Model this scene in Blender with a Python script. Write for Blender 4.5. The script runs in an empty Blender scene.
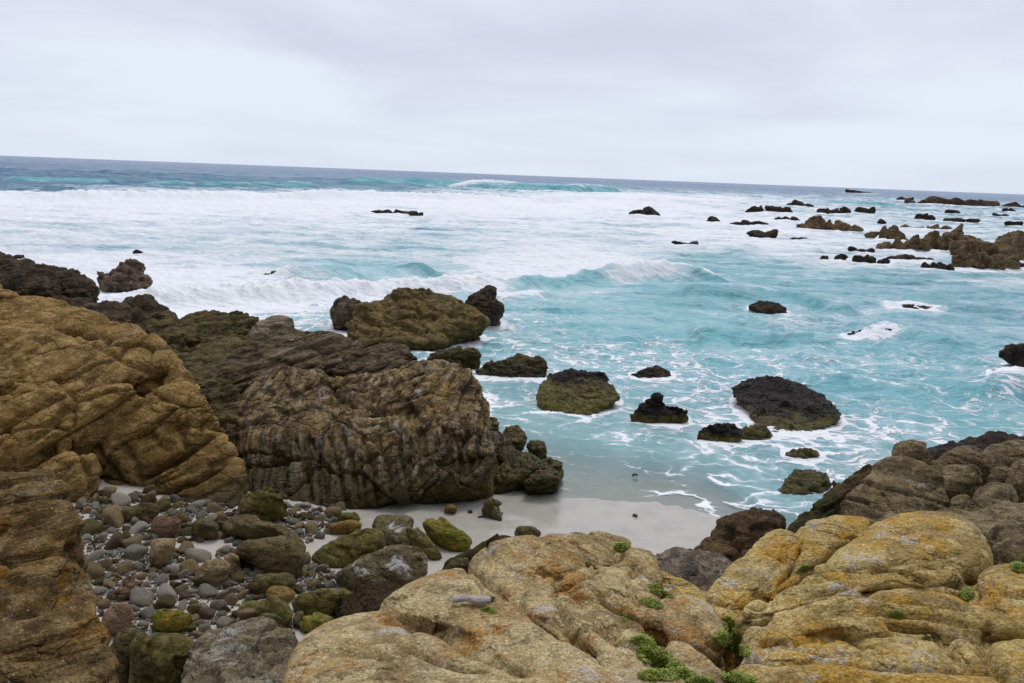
import bpy, bmesh, math, random
import numpy as np
from mathutils import Vector, Matrix
from mathutils.bvhtree import BVHTree
R = math.radians
random.seed(7)

# ------------------------------------------------------------------ camera
CAM_H = 5.5
F = 28 / 36 * 1024
ROLL = math.atan(39 / 1024)
PITCH = math.atan(167 * math.cos(ROLL) / F)
cr, sr, cp, sp = math.cos(ROLL), math.sin(ROLL), math.cos(PITCH), math.sin(PITCH)
CR = np.array([cr, sr * sp, sr * cp]); CU = np.array([-sr, cr * sp, cr * cp]); CF = np.array([0, cp, -sp])
CP = np.array([0.0, 0.0, CAM_H])
cam = bpy.data.objects.new("camera", bpy.data.cameras.new("camera"))
bpy.context.scene.collection.objects.link(cam)
cam.data.lens = 28; cam.data.sensor_width = 36; cam.data.clip_start = 0.05; cam.data.clip_end = 30000
m = Matrix(((CR[0], CU[0], -CF[0], 0), (CR[1], CU[1], -CF[1], 0), (CR[2], CU[2], -CF[2], CAM_H), (0, 0, 0, 1)))
cam.matrix_world = m
sc = bpy.context.scene
sc.camera = cam
# ------------------------------------------------------------------ light
sc.view_settings.view_transform = 'Standard'; sc.view_settings.look = 'None'
sc.view_settings.gamma = 1; sc.view_settings.use_curve_mapping = False
sc.view_settings.exposure = 0.0
SUN_EL, SUN_AZ = 62, 10          # degrees; azimuth measured from +Y (out to sea) towards +X
sun = bpy.data.objects.new("sun", bpy.data.lights.new("sun", 'SUN'))
sc.collection.objects.link(sun)
sun.data.energy = 1.2; sun.data.angle = R(18); sun.data.color = (1, .97, .93)
sd = Vector((math.cos(R(SUN_EL)) * math.sin(R(SUN_AZ)), math.cos(R(SUN_EL)) * math.cos(R(SUN_AZ)), math.sin(R(SUN_EL))))
sun.rotation_euler = sd.to_track_quat('Z', 'Y').to_euler(); sun.location = (0, 0, 60)

world = bpy.data.worlds.new("World"); sc.world = world; world.use_nodes = True
W = world.node_tree; W.nodes.clear()
def wn(t, **k):
    n = W.nodes.new(t)
    for a, b in k.items(): setattr(n, a, b)
    return n
wo = wn('ShaderNodeOutputWorld'); bg1 = wn('ShaderNodeBackground'); bg2 = wn('ShaderNodeBackground'); mx = wn('ShaderNodeMixShader')
sky = wn('ShaderNodeTexSky', sky_type='NISHITA', sun_disc=False, sun_elevation=R(SUN_EL), sun_rotation=R(SUN_AZ))
W.links.new(sky.outputs[0], bg1.inputs[0]); bg1.inputs[1].default_value = 0.1
tc = wn('ShaderNodeTexCoord'); sx = wn('ShaderNodeSeparateXYZ'); W.links.new(tc.outputs['Generated'], sx.inputs[0])
za = wn('ShaderNodeMath', operation='MAXIMUM'); W.links.new(sx.outputs[2], za.inputs[0]); za.inputs[1].default_value = 0
zb = wn('ShaderNodeMath', operation='ADD'); W.links.new(za.outputs[0], zb.inputs[0]); zb.inputs[1].default_value = .13
vd = wn('ShaderNodeVectorMath', operation='SCALE'); W.links.new(tc.outputs['Generated'], vd.inputs[0])
iv = wn('ShaderNodeMath', operation='DIVIDE'); iv.inputs[0].default_value = 1; W.links.new(zb.outputs[0], iv.inputs[1]); W.links.new(iv.outputs[0], vd.inputs['Scale'])
n1 = wn('ShaderNodeTexNoise'); n1.inputs['Scale'].default_value = 0.62; n1.inputs['Detail'].default_value = 7; n1.inputs['Roughness'].default_value = .48; n1.inputs['Distortion'].default_value = .35
W.links.new(vd.outputs[0], n1.inputs['Vector'])
rp = wn('ShaderNodeValToRGB'); rp.color_ramp.elements[0].position = .38; rp.color_ramp.elements[1].position = .62
rp.color_ramp.elements[0].color = (.67, .68, .82, 1); rp.color_ramp.elements[1].color = (.83, .87, .98, 1)
W.links.new(n1.outputs['Fac'], rp.inputs[0])
# pale band low over the sea, brighter towards the zenith (overcast sky)
hz = wn('ShaderNodeMapRange'); hz.inputs['From Min'].default_value = 0; hz.inputs['From Max'].default_value = .16
hz.inputs['To Min'].default_value = .75; hz.inputs['To Max'].default_value = 0; W.links.new(za.outputs[0], hz.inputs['Value'])
mh = wn('ShaderNodeMixRGB'); W.links.new(hz.outputs[0], mh.inputs[0]); W.links.new(rp.outputs[0], mh.inputs[1]); mh.inputs[2].default_value = (.75, .84, .97, 1)
zs = wn('ShaderNodeMapRange'); zs.inputs['From Min'].default_value = .28; zs.inputs['From Max'].default_value = 1
zs.inputs['To Min'].default_value = 1.0; zs.inputs['To Max'].default_value = 1.35; W.links.new(za.outputs[0], zs.inputs['Value'])
# sky brighter towards the sun; dimming behind camera added to darken rock facing it
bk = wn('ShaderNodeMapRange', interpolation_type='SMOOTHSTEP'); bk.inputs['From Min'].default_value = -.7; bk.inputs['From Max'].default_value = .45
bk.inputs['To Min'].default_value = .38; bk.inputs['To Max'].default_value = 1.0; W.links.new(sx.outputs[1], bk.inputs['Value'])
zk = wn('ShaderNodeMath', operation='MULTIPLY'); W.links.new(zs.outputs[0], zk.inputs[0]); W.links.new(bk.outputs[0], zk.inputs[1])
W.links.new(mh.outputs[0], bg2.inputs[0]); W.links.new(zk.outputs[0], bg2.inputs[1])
mx.inputs[0].default_value = .93
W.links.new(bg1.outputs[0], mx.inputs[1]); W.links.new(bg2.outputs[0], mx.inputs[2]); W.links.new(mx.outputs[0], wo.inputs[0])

# ------------------------------------------------------------------ helpers
COL = sc.collection
def ray(px, py):
    return CF + CR * ((px - 512) / F) + CU * ((341.5 - py) / F)
def atD(px, py, D):
    d = ray(px, py); return CP + d * (D / d[1])
def atZ(px, py, z=0.0):
    d = ray(px, py); return CP + d * ((z - CAM_H) / d[2])

def hsh(ix, iy, iz, seed):
    h = (ix.astype(np.uint32) * np.uint32(374761393) + iy.astype(np.uint32) * np.uint32(668265263) + iz.astype(np.uint32) * np.uint32(2147483647 - 1274126177) + np.uint32((seed * 362437 + 12345) & 0xffffffff))
    h = (h ^ (h >> np.uint32(13))) * np.uint32(1274126177)
    h = (h ^ (h >> np.uint32(15))) * np.uint32(2246822519)
    return h ^ (h >> np.uint32(16))
def perlin(P, seed=0):
    P = np.asarray(P, dtype=np.float64)
    i = np.floor(P); f = (P - i).astype(np.float32); i = i.astype(np.int64)
    u = f * f * f * (f * (f * 6 - 15) + 10)
    out = 0
    for dx in (0, 1):
        wx = u[:, 0] if dx else 1 - u[:, 0]
        for dy in (0, 1):
            wy = u[:, 1] if dy else 1 - u[:, 1]
            for dz in (0, 1):
                wz = u[:, 2] if dz else 1 - u[:, 2]
                h = hsh(i[:, 0] + dx, i[:, 1] + dy, i[:, 2] + dz, seed)
                gx = ((h & np.uint32(1023)).astype(np.float32) / 511.5 - 1)
                gy = (((h >> np.uint32(10)) & np.uint32(1023)).astype(np.float32) / 511.5 - 1)
                gz = (((h >> np.uint32(20)) & np.uint32(1023)).astype(np.float32) / 511.5 - 1)
                out = out + wx * wy * wz * (gx * (f[:, 0] - dx) + gy * (f[:, 1] - dy) + gz * (f[:, 2] - dz))
    return out * 1.25
def fbm(P, oct=4, seed=0, gain=.5, ridged=False):
    a, s, o = 1.0, 1.0, 0
    for k in range(oct):
        n = perlin(P * s, seed + k * 17)
        if ridged: n = .5 - 2 * np.abs(n)
        o = o + a * n; a *= gain; s *= 2.03
    return o
def voro(P, seed=0):
    """F1, F2, cell hash in 0..1"""
    i = np.floor(P).astype(np.int64); f = (P - i).astype(np.float32)
    n = len(P); f1 = np.full(n, 9, np.float32); f2 = np.full(n, 9, np.float32); ch = np.zeros(n, np.float32)
    for dx in (-1, 0, 1):
        for dy in (-1, 0, 1):
            for dz in (-1, 0, 1):
                h = hsh(i[:, 0] + dx, i[:, 1] + dy, i[:, 2] + dz, seed)
                a = (h & np.uint32(1023)).astype(np.float32) / 1023
                b = ((h >> np.uint32(10)) & np.uint32(1023)).astype(np.float32) / 1023
                c = ((h >> np.uint32(20)) & np.uint32(1023)).astype(np.float32) / 1023
                d = (dx + a - f[:, 0])**2 + (dy + b - f[:, 1])**2 + (dz + c - f[:, 2])**2
                cl = d < f1
                f2 = np.where(cl, f1, np.minimum(f2, d)); ch = np.where(cl, (a * 7.13 + b * 3.7) % 1, ch); f1 = np.where(cl, d, f1)
    return np.sqrt(f1), np.sqrt(f2), ch

def facets(P, cs, st, tilt, step, seed, edge=0.0, ew=.02):
    """angular fracture: every cell of a stretched Voronoi is a tilted, offset plane"""
    Q = P / (cs * np.array(st)); i = np.floor(Q).astype(np.int64); f = (Q - i).astype(np.float32)
    n = len(P); f1 = np.full(n, 9, np.float32); f2 = np.full(n, 9, np.float32); val = np.zeros(n, np.float32)
    for dx in (-1, 0, 1):
        for dy in (-1, 0, 1):
            for dz in (-1, 0, 1):
                h = hsh(i[:, 0] + dx, i[:, 1] + dy, i[:, 2] + dz, seed)
                a = (h & np.uint32(1023)).astype(np.float32) / 1023
                b = ((h >> np.uint32(10)) & np.uint32(1023)).astype(np.float32) / 1023
                c = ((h >> np.uint32(20)) & np.uint32(1023)).astype(np.float32) / 1023
                ox, oy, oz = f[:, 0] - dx - a, f[:, 1] - dy - b, f[:, 2] - dz - c
                d = ox * ox + oy * oy + oz * oz
                g = h * np.uint32(2654435761)
                ta = ((g & np.uint32(255)).astype(np.float32) / 127.5 - 1); tb = (((g >> np.uint32(8)) & np.uint32(255)).astype(np.float32) / 127.5 - 1); tc_ = (((g >> np.uint32(16)) & np.uint32(255)).astype(np.float32) / 127.5 - 1)
                v = tilt * cs * (ox * ta + oy * tb + oz * tc_) + step * (((g >> np.uint32(24)) & np.uint32(127)).astype(np.float32) / 63.5 - 1)
                cl = d < f1
                f2 = np.where(cl, f1, np.minimum(f2, d)); val = np.where(cl, v, val); f1 = np.where(cl, d, f1)
    e = (np.sqrt(f2) - np.sqrt(f1)) * cs
    if edge: val = val - edge * np.exp(-(e / ew)**2)
    return val

def mesh_np(name, V, Fc):
    """V (n,3), Fc (m,3) or (m,4)"""
    me = bpy.data.meshes.new(name)
    V = np.asarray(V, np.float32); Fc = np.asarray(Fc, np.int32)
    me.vertices.add(len(V)); me.vertices.foreach_set('co', V.ravel())
    k = Fc.shape[1]
    me.loops.add(Fc.size); me.loops.foreach_set('vertex_index', Fc.ravel())
    me.polygons.add(len(Fc)); me.polygons.foreach_set('loop_start', np.arange(0, Fc.size, k, dtype=np.int32))
    me.update(calc_edges=True); me.validate()
    me.polygons.foreach_set('use_smooth', np.ones(len(me.polygons), bool))
    return me
def link(name, me, mat=None, parent=None):
    o = bpy.data.objects.new(name, me); COL.objects.link(o)
    if mat: me.materials.append(mat)
    if parent: o.parent = parent
    return o
def tag(o, label=None, cat=None, group=None, kind=None):
    if label: o['label'] = label
    if cat: o['category'] = cat
    if group: o['group'] = group
    if kind: o['kind'] = kind
    return o
def add_attr(me, name, val):
    a = me.attributes.new(name, 'FLOAT', 'POINT'); a.data.foreach_set('value', np.asarray(val, np.float32))

_ico = {}
def ico(sub):
    if sub not in _ico:
        bm = bmesh.new(); bmesh.ops.create_icosphere(bm, subdivisions=sub, radius=1)
        V = np.array([v.co[:] for v in bm.verts]); Fa = np.array([[v.index for v in f.verts] for f in bm.faces]); bm.free()
        V /= np.linalg.norm(V, axis=1)[:, None]
        _ico[sub] = (V, Fa)
    return _ico[sub]
def facet_dirs(V, rs, nf=14, k=9.0, rnd=.35):
    """star-shaped faceted stone: radius along every direction, soft-min over random planes"""
    N = rs.normal(size=(nf, 3)); N /= np.linalg.norm(N, axis=1)[:, None]
    hh = 1 - rnd * rs.rand(nf)
    c = np.maximum(V @ N.T, 1e-3) / hh
    r = 1 / (np.sum(c**k, axis=1)**(1 / k))
    return np.minimum(r, 1.5)

# one lobe from an outline: outline points in the photograph, its own distance, real thickness
def slab(poly, D=None, Z=None, dx=(1, 1), bulge=.12, thick=.6, drop=.5, e=4.5, nb=72, nr=12, sm=2):
    P = np.array(poly, float); ys = P[:, 1]; xs = P[:, 0]
    y0, y1, x0, x1 = ys.min(), ys.max(), xs.min(), xs.max(); xc = (x0 + x1) / 2
    if Z is not None:
        D = (atZ(xc, y0, Z[0])[1], atZ(xc, y1, Z[1])[1])
    # resample outline
    Q = np.vstack([P, P[:1]]); L = np.r_[0, np.cumsum(np.linalg.norm(np.diff(Q, axis=0), axis=1))]
    t = np.linspace(0, L[-1], nb, endpoint=False)
    B = np.c_[np.interp(t, L, Q[:, 0]), np.interp(t, L, Q[:, 1])]
    for _ in range(sm): B = .5 * B + .25 * np.roll(B, 1, 0) + .25 * np.roll(B, -1, 0)
    c = B.mean(0)
    def at(p):
        u = (p[:, 1] - y0) / max(y1 - y0, 1); v = (p[:, 0] - x0) / max(x1 - x0, 1)
        inv = (1 - u) / D[0] + u / D[1]
        Dm = 1 / inv * (dx[0] * (1 - v) + dx[1] * v)
        d = CF[None] + CR[None] * ((p[:, :1] - 512) / F) + CU[None] * ((341.5 - p[:, 1:]) / F)
        return CP + d * (Dm / d[:, 1])[:, None]
    Bw = at(B); cw = Bw.mean(0)
    _, _, vt = np.linalg.svd(Bw - cw); n = vt[2]
    tocam = CP - cw
    if n @ tocam < 0: n = -n
    V = []; ss = np.linspace(0, 1, nr + 1)[1:]
    ss = 1 - (1 - ss)**1.4
    V.append(at(c[None]) + n * bulge)
    for s in ss:
        h = (1 - s**e)**.5 if s < 1 else 0
        V.append(at(c + s * (B - c)) + n * bulge * h)
    nf = 1 + nr * nb
    vd_ = (cw - CP) / np.linalg.norm(cw - CP); vd_ = vd_ * .8 - n * .2; vd_ /= np.linalg.norm(vd_)
    dn = vd_ * thick + np.array([0, 0, -drop])
    for s in ss[:-1]:
        h = (1 - s**(e + 1))**.5
        V.append(at(c + s * (B - c) * .97) + dn * h)
    V.append(at(c[None]) + dn)
    V = np.vstack(V)
    Fq = []
    def ring(k): return 1 + k * nb
    j = np.arange(nb); jn = (j + 1) % nb
    tri = [np.c_[np.zeros(nb, int), 1 + j, 1 + jn]]
    for k in range(nr - 1):
        a, b = ring(k), ring(k + 1)
        tri += [np.c_[a + j, b + j, b + jn], np.c_[a + j, b + jn, a + jn]]
    def bring(k): return nf + k * nb if k < nr - 1 else ring(nr - 1)
    for k in range(nr - 1):
        a, b = bring(k), bring(k + 1)
        tri += [np.c_[a + j, b + jn, b + j], np.c_[a + j, a + jn, b + jn]]
    last = len(V) - 1
    tri += [np.c_[np.full(nb, last), bring(0) + jn, bring(0) + j]]
    return V, np.vstack(tri)
def blob(c, s, rot=(0, 0, 0), seed=0, nf=14, k=8, rnd=.35, sub=4):
    V, Fa = ico(sub); rs = np.random.RandomState(seed)
    r = facet_dirs(V, rs, nf, k, rnd)
    from mathutils import Euler
    M = np.array(Euler(rot).to_matrix())
    return (V * r[:, None] * np.array(s)) @ M.T + np.array(c), Fa

def remesh(parts, voxel):
    off = 0; Vs = []; Fs = []
    for V, Fa in parts: Vs.append(V); Fs.append(Fa + off); off += len(V)
    me = mesh_np("tmp", np.vstack(Vs), np.vstack(Fs))
    o = bpy.data.objects.new("tmp", me); COL.objects.link(o)
    md = o.modifiers.new("r", 'REMESH'); md.mode = 'VOXEL'; md.voxel_size = voxel
    dg = bpy.context.evaluated_depsgraph_get(); e = o.evaluated_get(dg); m2 = e.to_mesh()
    V = np.empty(len(m2.vertices) * 3, np.float32); m2.vertices.foreach_get('co', V); V = V.reshape(-1, 3).astype(np.float64)
    Lp = np.empty(len(m2.loops), np.int32); m2.loops.foreach_get('vertex_index', Lp)
    Fq = Lp.reshape(-1, 4)
    e.to_mesh_clear(); bpy.data.objects.remove(o); bpy.data.meshes.remove(me)
    return V, Fq
def smooth(V, Fq, it=3, lam=.5):
    E = np.vstack([Fq[:, [0, 1]], Fq[:, [1, 2]], Fq[:, [2, 3]], Fq[:, [3, 0]]]) if Fq.shape[1] == 4 else np.vstack([Fq[:, [0, 1]], Fq[:, [1, 2]], Fq[:, [2, 0]]])
    n = len(V); cnt = np.bincount(E[:, 0], minlength=n) + np.bincount(E[:, 1], minlength=n)
    for _ in range(it):
        A = np.empty_like(V)
        for a in range(3):
            A[:, a] = np.bincount(E[:, 0], V[E[:, 1], a], n) + np.bincount(E[:, 1], V[E[:, 0], a], n)
        V = V + lam * (A / np.maximum(cnt, 1)[:, None] - V)
    return V
def normals(V, Fq):
    a = V[Fq[:, 2]] - V[Fq[:, 0]]; b = V[Fq[:, 3 if Fq.shape[1] == 4 else 1]] - V[Fq[:, 1 if Fq.shape[1] == 4 else 0]]
    if Fq.shape[1] == 4: fn = np.cross(a, b)
    else: fn = np.cross(V[Fq[:, 1]] - V[Fq[:, 0]], a)
    N = np.zeros_like(V)
    for k in range(Fq.shape[1]):
        for c in range(3): N[:, c] += np.bincount(Fq[:, k], fn[:, c], len(V))
    return N / np.maximum(np.linalg.norm(N, axis=1), 1e-12)[:, None]

def weather(V, Fq, sc=1.0, big=.08, strata=None, joints=None, rough=.02, seed=0, cuts=(), fac=(), vox=.03, wamp=.12, masks=None):
    """displace a rock: large forms, bedding, joints, roughness. sc = size of the large forms (m)"""
    N = normals(V, Fq)
    P = V + 0
    wv = np.stack([fbm(P / (sc * .9), 2, seed + 51 + k) for k in range(3)], 1)
    Pw = P + wv * sc * wamp
    d = big * fbm(P / sc, 3, seed)
    if strata:
        for si_, (nv, sp_, am, gw) in enumerate(strata):
            d_keep = d
            nv = np.array(nv, float); nv /= np.linalg.norm(nv)
            t = (Pw @ nv) / sp_ + .6 * perlin(P / (sp_ * 4), seed + 5)
            l = np.floor(t); f = t - l
            a = hsh(l.astype(np.int64), l.astype(np.int64) * 0, l.astype(np.int64) * 0, seed + 3) / 4294967295.0 - .5
            a2 = hsh((l + 1).astype(np.int64), l.astype(np.int64) * 0, l.astype(np.int64) * 0, seed + 3) / 4294967295.0 - .5
            w = np.clip((f - .75) / .25, 0, 1); w = w * w * (3 - 2 * w)
            d = d + am * (a * (1 - w) + a2 * w)
            pres = np.clip(.65 + 1.6 * perlin(P / (sp_ * 3.1) + 9, seed + 8), 0, 1)     # bedding crack fades in and out
            e = np.minimum(f, 1 - f) * sp_
            d = d + am * .9 * (.5 - f) * pres
            d = d - pres * gw[0] * np.exp(-(e / gw[1])**2)
            if masks and masks[si_] is not None:
                mc, mr = masks[si_]
                mk = np.clip(1.5 - np.linalg.norm((P - np.array(mc)) / np.array(mr), axis=1), 0, 1)
                d = d_keep + (d - d_keep) * mk
    if joints:
        for (cs, dep, wd, st) in joints:
            Q = (Pw + .12 * cs * np.stack([perlin(P / (cs * .35), seed + 70 + k) for k in range(3)], 1)) / (cs * np.array(st))
            f1, f2, ch = voro(Q, seed + 31)
            e = (f2 - f1) * cs
            pres = np.clip(.75 + 1.8 * perlin(P / (cs * 1.7) + 4, seed + 28), 0, 1)
            d = d - pres * dep * np.exp(-(e / wd)**2) + pres * dep * .5 * (ch - .5)
            d = d + pres * dep * .35 * (1 - np.clip(f1 / .8, 0, 1)**2)
    for k_, (cs, st, tilt, step, edge, ew) in enumerate(fac):
        Q = Pw + .10 * cs * np.stack([perlin(P / (cs * .4), seed + 170 + k) for k in range(3)], 1)
        if strata:      # fracture blocks follow the bedding: squash along its normal
            nv = np.array(strata[0][0], float); nv /= np.linalg.norm(nv)
            Q = Q + (Q @ nv)[:, None] * nv[None] * (st[2] if len(st) > 2 else 1.0)
        pres = np.clip(.7 + 1.5 * perlin(P / (cs * 2.2) + 4 * k_, seed + 128), .15, 1)
        d = d + pres * facets(Q, cs, (st[0], st[1], 1), tilt, step, seed + 131 + k_, edge, max(ew, vox * 1.1))
    cutd = None; wq = np.stack([perlin(P / .22, seed + 201 + k) for k in range(3)], 1) * .03 if len(cuts) else None
    for (p0, p1, dep, wd) in cuts:          # single named crevices along a line
        u = p1 - p0; L2 = u @ u + 1e-9
        if cutd is None: cutd = np.zeros(len(P)); Pq = P + wq
        t = np.clip(((Pq - p0) @ u) / L2, 0, 1)
        q = np.linalg.norm(Pq - (p0 + t[:, None] * u), axis=1)
        cutd = np.maximum(cutd, dep * np.exp(-(q / max(wd, vox * 1.2))**2) + dep * .35 * np.exp(-(q / (wd * 3.5))**2))
    if cutd is not None: d = d - cutd
    d = d + rough * fbm(P / (sc * .16), 4, seed + 90, .55) + rough * .6 * fbm(P / (sc * .3), 3, seed + 95, .5, True)
    return V + N * d[:, None]

ROCKS = []
def rock_mass(name, label, cat, parts, mat, voxel=.03, sc=1.0, big=.08, strata=None, joints=None, rough=.02, seed=0, sm=1, cuts=(), group=None, fac=None, lines=(), wamp=.12, masks=None):
    if fac is None: fac = [(sc * .55, (1.2, 1, .8), .22, sc * .03, sc * .03, .02), (sc * .2, (1.2, 1, .8), .22, sc * .012, sc * .012, .015)]
    V, Fq = remesh(parts, voxel)
    V = smooth(V, Fq, sm)
    cuts = []
    if lines:           # crevices traced over the rock's surface
        bvh = BVHTree.FromPolygons([Vector(v) for v in V], [tuple(int(i) for i in f) for f in Fq])
        for pts, dep, wd in lines:
            L = []
            for (x0_, y0_), (x1_, y1_) in zip(pts[:-1], pts[1:]):
                for q in np.linspace(0, 1, 4)[:-1]: L.append((x0_ + (x1_ - x0_) * q, y0_ + (y1_ - y0_) * q))
            L.append(pts[-1]); W3 = []
            for x_, y_ in L:
                h_ = bvh.ray_cast(Vector(CP), Vector(ray(x_, y_)).normalized())[0]
                if h_ is not None: W3.append(np.array(h_))
            for p0, p1 in zip(W3[:-1], W3[1:]):
                if np.linalg.norm(p1 - p0) < 1.5: cuts.append((p0, p1, dep * (1.6 if 'foreground' in name else 1), wd * (.85 if 'foreground' in name else 1)))
    V = weather(V, Fq, sc, big, strata, joints, rough, seed, cuts, fac, voxel, wamp, masks)
    o = link(name, mesh_np(name, V, Fq), mat)
    tag(o, label, cat, group); ROCKS.append(o)
    return o

# ------------------------------------------------------------------ material helpers
class NT:
    def __init__(s, name):
        s.m = bpy.data.materials.new(name); s.m.use_nodes = True; s.t = s.m.node_tree; s.t.nodes.clear()
        s.out = s.t.nodes.new('ShaderNodeOutputMaterial')
    def n(s, t, props=None, **inp):
        x = s.t.nodes.new(t)
        for a, b in (props or {}).items(): setattr(x, a, b)
        for a, b in inp.items():
            key = a.replace('_', ' ')
            if key.startswith('in'): key = int(key[2:])
            i = x.inputs[key]
            if isinstance(b, bpy.types.NodeSocket): s.t.links.new(b, i)
            else: i.default_value = b
        return x
    def noise(s, v, scale, detail=4, rough=.5, dist=0, dim='3D'):
        return s.n('ShaderNodeTexNoise', {'noise_dimensions': dim}, Vector=v, Scale=scale, Detail=detail, Roughness=rough, Distortion=dist).outputs['Fac']
    def ramp(s, f, stops):
        x = s.n('ShaderNodeValToRGB', in0=f); e = x.color_ramp.elements
        while len(e) < len(stops): e.new(.5)
        for k, (p, c) in enumerate(stops):
            e[k].position = p; e[k].color = (*c, 1) if len(c) == 3 else c
        return x.outputs[0]
    def sstep(s, f, a, b, lo=0, hi=1):
        return s.n('ShaderNodeMapRange', {'interpolation_type': 'SMOOTHSTEP'}, Value=f, From_Min=a, From_Max=b, To_Min=lo, To_Max=hi).outputs[0]
    def math(s, op, a, b=0.0, c=None):
        k = dict(in0=a, in1=b)
        if c is not None: k['in2'] = c
        return s.n('ShaderNodeMath', {'operation': op}, **k).outputs[0]
    def mix(s, f, a, b, bt='MIX'):
        x = s.n('ShaderNodeMixRGB', {'blend_type': bt}, in0=f)
        for i, v in ((1, a), (2, b)):
            if isinstance(v, bpy.types.NodeSocket): s.t.links.new(v, x.inputs[i])
            else: x.inputs[i].default_value = (*v, 1) if len(v) == 3 else v
        return x.outputs[0]
def gray(c): return (c, c, c)

def rock_mat(name, base, lichen=None, lichen_amt=.0, pale=None, pale_amt=.0, red=None, red_amt=0, green_z=None, green=(.062, .052, .009),
             black_z=None, streak=None, speck=.0, rough=.85, bump=.02, s=1.0, obj=False, wet_z=None, rnd=False, sdir=(0, -.5, 0), grit=1.0, k=.82, crack=1.0, bands=None, bandpow=1.0):
    """base: three colours dark/mid/light."""
    base = tuple(tuple(x * y for x, y in zip(c_, (k * 1.12, k * 1.06, k * .92))) for c_ in base)
    t = NT(name)
    pos = t.n('ShaderNodeNewGeometry').outputs['Position']
    v = t.n('ShaderNodeTexCoord').outputs['Object'] if obj else pos
    if rnd:
        oi = t.n('ShaderNodeObjectInfo').outputs['Random']
        off = t.n('ShaderNodeCombineXYZ', in0=t.math('MULTIPLY', oi, 37.0), in1=t.math('MULTIPLY', oi, 11.0), in2=0.0).outputs[0]
        v = t.n('ShaderNodeVectorMath', {'operation': 'ADD'}, in0=v, in1=off).outputs[0]
    big = t.noise(v, 1.1 * s, 6, .6, .4)
    c = t.ramp(big, [(.32, base[0]), (.5, base[1]), (.68, base[2])])
    # bedding tinted streaks
    mp = t.n('ShaderNodeMapping', Vector=v, Rotation=sdir, Scale=(1.2 * s, 1.2 * s, 9 * s)).outputs[0]
    st = t.noise(mp, 1.3, 5, .6, .6)
    c = t.mix(t.sstep(st, .42, .62, 0, .5), c, tuple(x * .6 for x in base[0]))
    med = t.noise(v, 7 * s, 5, .65)
    c = t.mix(t.sstep(med, .47, .62, 0, .7), c, base[2]); c = t.mix(t.sstep(t.noise(v, 5 * s, 6, .7), .52, .64, 0, .6), c, base[0])
    if pale:
        pn = t.noise(v, 1.9 * s, 7, .7, .3)
        c = t.mix(t.sstep(pn, .62 - pale_amt, .72 - pale_amt, 0, .85), c, pale)
    if red:
        vv = t.n('ShaderNodeVectorMath', {'operation': 'ADD'}, in0=v, in1=(5.2, 1.3, 8.8)).outputs[0]
        pn = t.noise(vv, 1.3 * s, 6, .7, .3)
        c = t.mix(t.sstep(pn, .64 - red_amt, .74 - red_amt, 0, .8), c, red)
    if lichen:
        vv = t.n('ShaderNodeVectorMath', {'operation': 'ADD'}, in0=v, in1=(15.2, 7.3, 3.8)).outputs[0]
        pn = t.noise(vv, 1.7 * s, 9, .75, .2)
        fine = t.noise(vv, 22 * s, 4, .7)
        pn = t.math('ADD', pn, t.math('MULTIPLY', t.math('SUBTRACT', fine, .5), .35))
        c = t.mix(t.sstep(pn, .62 - lichen_amt, .70 - lichen_amt, 0, .9), c, lichen)
    bh_ = None
    if bands:       # bedding: bands of paler and darker rock along planes
        def bandn(nv, lo, hi):
            nv = Vector(nv).normalized()
            dt = t.n('ShaderNodeVectorMath', {'operation': 'DOT_PRODUCT'}, in0=v, in1=tuple(nv)).outputs['Value']
            q = t.n('ShaderNodeVectorMath', {'operation': 'ADD'}, in0=t.n('ShaderNodeVectorMath', {'operation': 'SCALE'}, in0=v, Scale=lo).outputs[0],
                    in1=t.n('ShaderNodeVectorMath', {'operation': 'SCALE'}, in0=tuple(nv), Scale=t.math('MULTIPLY', dt, hi)).outputs[0]).outputs[0]
            return t.noise(q, 1.0, 5, .6, .25)
        bh_ = bandn(*bands[0])
        if len(bands) > 1:
            zz_ = t.n('ShaderNodeSeparateXYZ', in0=pos).outputs[2]
            bh_ = t.n('ShaderNodeMix', in0=t.sstep(t.math('ADD', zz_, t.noise(pos, 1.1, 3)), 1.4, 2.0), in2=bh_, in3=bandn(*bands[1])).outputs[0]
        c = t.mix(t.sstep(bh_, .46, .36, 0, .75 * bandpow), c, tuple(x * .35 for x in base[0]))
        c = t.mix(t.sstep(bh_, .56, .68, 0, .6 * bandpow), c, pale or base[2])
    # grains
    fi = t.noise(v, 55 * s, 3, .7)
    c = t.mix(t.sstep(fi, .44, .62, 0, .75 * grit), c, t.mix(1.0, c, gray(1.9), 'MULTIPLY'))
    fi2 = t.noise(v, 30 * s, 5, .75)
    c = t.mix(t.sstep(fi2, .51, .61, 0, .7 * grit), c, t.mix(1.0, c, gray(.42), 'MULTIPLY'))
    if speck:
        vo = t.n('ShaderNodeTexVoronoi', {'feature': 'F1'}, Vector=v, Scale=26 * s).outputs['Distance']
        mk = t.math('MULTIPLY', t.sstep(vo, .20, .12), t.sstep(t.noise(v, 3.1 * s, 3), .62 - speck, .66 - speck))
        c = t.mix(t.math('MULTIPLY', mk, .8), c, (.62, .60, .54))
    if streak:
        mp = t.n('ShaderNodeMapping', Vector=v, Scale=(2.6, 2.6, .5)).outputs[0]
        sn = t.noise(mp, 1.0, 5, .65, .3)
        z = t.n('ShaderNodeSeparateXYZ', in0=pos).outputs[2]
        c = t.mix(t.math('MULTIPLY', t.sstep(sn, .58, .68, 0, .8), t.sstep(z, .5, 1.1)), c, streak)
        c = t.mix(t.math('MULTIPLY', t.sstep(sn, .44, .36, 0, .8), t.sstep(z, .3, .9)), c, (.03, .022, .016))
    ro = rough
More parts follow.
